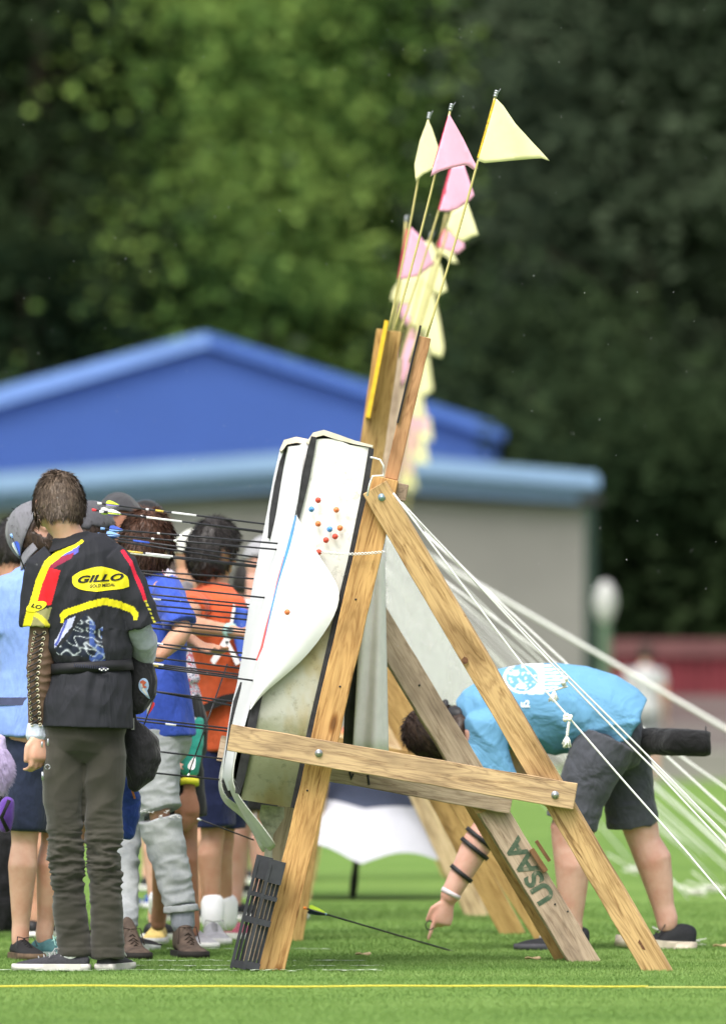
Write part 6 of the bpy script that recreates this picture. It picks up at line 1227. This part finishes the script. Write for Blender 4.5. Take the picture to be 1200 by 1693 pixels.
# pony tail with black tie
bm = bmesh.new(); limb(bm, [(k_(752, 1178, DK - .05), .03), (k_(762, 1196, DK - .1), .035), (k_(757, 1225, DK - .13), .034), (k_(750, 1248, DK - .13), .02)], 16); put('pony_tail', fuse(bm, .005, 2, fdisp(.005, (40, 40, 12))), H_dk, PK)
bm = bmesh.new(); limb(bm, [(k_(736, 1160, DK - .02), .011), (k_(741, 1185, DK - .04), .012)], 12); limb(bm, [(k_(748, 1182, DK - .06), .034), (k_(760, 1184, DK - .08), .034)], 14); put('hair_tie', bm2me(bm), M_black, PK, True)
def kx(p): return 600 + p.x * 432, 1156 - (p.z - .96) * 432
BL, WH = (.14, .33, .53), (.78, .86, .92)
def ktee(p):
    x, y = kx(p); c = BL
    if p.y > DK + .05: return c
    r_ = math.hypot((x - 862) / 30, (y - 1121) / 25)
    if .88 < r_ < 1.03: c = WH
    if r_ < .88 and (math.hypot((x - 851) / 6, (y - 1113) / 4.5) < 1 or math.hypot((x - 860) / 7.5, (y - 1134) / 5) < 1 or noise.noise((x * .2, y * .2, 5)) > .33): c = WH
    if r_ >= 1 and x > 862 and math.hypot((x - 885) / 42, (y - 1121) / 27) < 1 and (x < 898 or math.sin(y * 1.05 + x * .03) > -.1): c = WH
    if r_ >= 1 and x > 885 and abs(y - 1117) < 20 - (x - 885) * .25 and x < 932 and math.sin(y * 1.05 + x * .03) > .1: c = WH
    return c
def kdisp(p):
    x, y = kx(p); u = (x - 800) * .55 + (y - 1150) * .83; v = (x - 800) * .83 - (y - 1150) * .55
    g = .011 * (1 - abs(math.sin(v * .085 + 1.6 * noise.noise((x * .02, y * .02, 2))))) * max(0, min(1, (y - 1150) / 50)) ; g += .006 * (1 - abs(math.sin((y + x * .25) * .13 + noise.noise((x * .015, y * .02, 6)) * 2))) * max(0, min(1, (x - 930) / 60)) * (y > 1190); return g
bm = bmesh.new(); loft(bm, [(k_(757, 1182), .07, .055), (k_(770, 1180), .125, .09), (k_(792, 1178), .17, .115), (k_(830, 1172), .2, .155), (k_(870, 1170), .2, .168), (k_(915, 1170), .19, .172), (k_(960, 1174), .185, .17), (k_(1000, 1182), .185, .158), (k_(1030, 1194), .182, .14), (k_(1046, 1202), .178, .12)], JK['r'], 36, False)
limb(bm, [(k_(828, 1185, DK - .1), .09), (k_(804, 1205, DK - .14), .09), (k_(806, 1245, DK - .14), .08), (k_(822, 1290, DK - .14), .077), (k_(810, 1336, DK - .12), .066)], 26, flat=True); limb(bm, [(k_(820, 1170, DK + .1), .085), (k_(798, 1160, DK + .13), .085), (k_(835, 1225, DK + .2), .078)], 26)
ks = put('t_shirt', fuse(bm, .0055, 5, kdisp, ktee), painted('bright_blue_tee', .85, (8, 8, 8), .5), PK)
dg = bpy.context.evaluated_depsgraph_get(); bvk = BVHTree.FromObject(ks, dg); lk = worldloc(ks); me = text_mesh('u2', 1, 0, .05, 3); densify(me, .12)
drape(me, lambda x, y: k_(866 + x * 15, 1164 - y * 15), .003, bvk, lk); put('shirt_lettering', me, plain('white_tee_print', (.78, .86, .92), .7), ks)
bm = bmesh.new(); loft(bm, [(k_(975, 1192), .165, .14), (k_(1005, 1206), .17, .145), (k_(1018, 1235), .165, .125)], JK['r'], 28)
limb(bm, [(k_(1000, 1225, DK - .09), .125), (k_(978, 1275, DK - .11), .108), (k_(958, 1318, DK - .11), .098), (k_(943, 1362, DK - .11), .102)], 26, flat=True)
limb(bm, [(k_(1020, 1225, DK + .09), .12), (k_(1035, 1275, DK + .12), .1), (k_(1040, 1318, DK + .13), .1), (k_(1046, 1366, DK + .14), .1)], 26, flat=True)
put('shorts', fuse(bm, .006, 4, fdisp(.006, (7, 7, 11))), cloth('dark_grey_shorts_cloth', (.068, .072, .086), .12, (8, 8, 8), .5), PK)
M_ksh = plain('black_knit_trainer', (.014, .015, .018), .7, var=.3, scale=120); M_cream = plain('cream_sole', (.55, .48, .38), .6, var=.2)
shoe(PK, k_(950, 1548, DK - .06), Vector((-1, -.1, 0)), M_ksh, plain('dark_sole', (.06, .06, .07), .7), 1.05, .015, laces=plain('grey_lace', (.3, .3, .3), .8)); shoe(PK, k_(1122, 1535, DK + .16), Vector((-1, -.12, 0)), M_ksh, M_cream, 1.12, .035, st=.04, pitch=-.14, lift=.0, laces=M_black)
ea = JK['eL'] - JK['wL']; 
for u, r_ in ((.02, .046), (.2, .0475), (.34, .047), (.68, .037)):
    p = lerp(JK['eL'], JK['wL'], u); band(PK, p, ea + Vector((.25, 0, .0)) * ea.length, r_ * 1.4, .017, M_black, 'arm_strap')
band(PK, lerp(JK['eL'], JK['wL'], .95), ea, .04, .017, plain('white_pink_paper_band', (.7, .62, .66), .6), 'wristband')
tube('finger_sling', [k_(712, 1530, DK - .13) + Vector((-.016 * math.sin(t) - .004, 0, .017 * math.cos(t))) for t in np.linspace(-.6, 4.2, 16)], .0022, M_black, PK)
qt = thing('scope_tube', k_(1120, 1228, DK - .15), 'black padded tube case sticking out behind the grey shorts', 'case'); bm = bmesh.new(); loft(bm, [(k_(1050, 1227, DK - .02), .05, .05), (k_(1075, 1226, DK - .06), .053, .053), (k_(1120, 1227, DK - .2), .052, .053), (k_(1166, 1229, DK - .2), .05, .052), (k_(1174, 1229, DK - .2), .044, .045)], (0, 0, 1), 26, False); put('sleeve', fuse(bm, .006, 3, fdisp(.003, (12, 12, 12))), cloth('black_padded_cloth', (.012, .012, .013), .15, (14, 14, 14), .5), qt)
bm = bmesh.new(); loft(bm, [(k_(1166, 1205, DK - .22) + Vector((0, .03 * math.cos(t), -.02 + .03 * math.sin(t))), .002, .002) for t in np.linspace(0, 3, 8)], n=6); put('cord', bm2me(bm), M_black, qt)
# rain drops caught in the air near the focal plane
bm = bmesh.new(); rd = random.Random(21)
for _ in range(170):
    d = rd.uniform(27, 37); c = P(rd.uniform(-20, 1220), rd.uniform(-10, 1150), d); r_ = rd.uniform(.0005, .0009); loft(bm, [(c, r_, r_), (c + Vector((rd.gauss(0, .0005), 0, r_ * rd.uniform(1.5, 4))), r_ * .8, r_ * .8)], n=5)
m_rd, nt, b = newmat('rain_water'); b.inputs[0].default_value = (.9, .92, .95, 1); b.inputs['Roughness'].default_value = .1; b.inputs['Alpha'].default_value = .6
tag(put('raindrops', bm2me(bm), m_rd), kind='stuff')
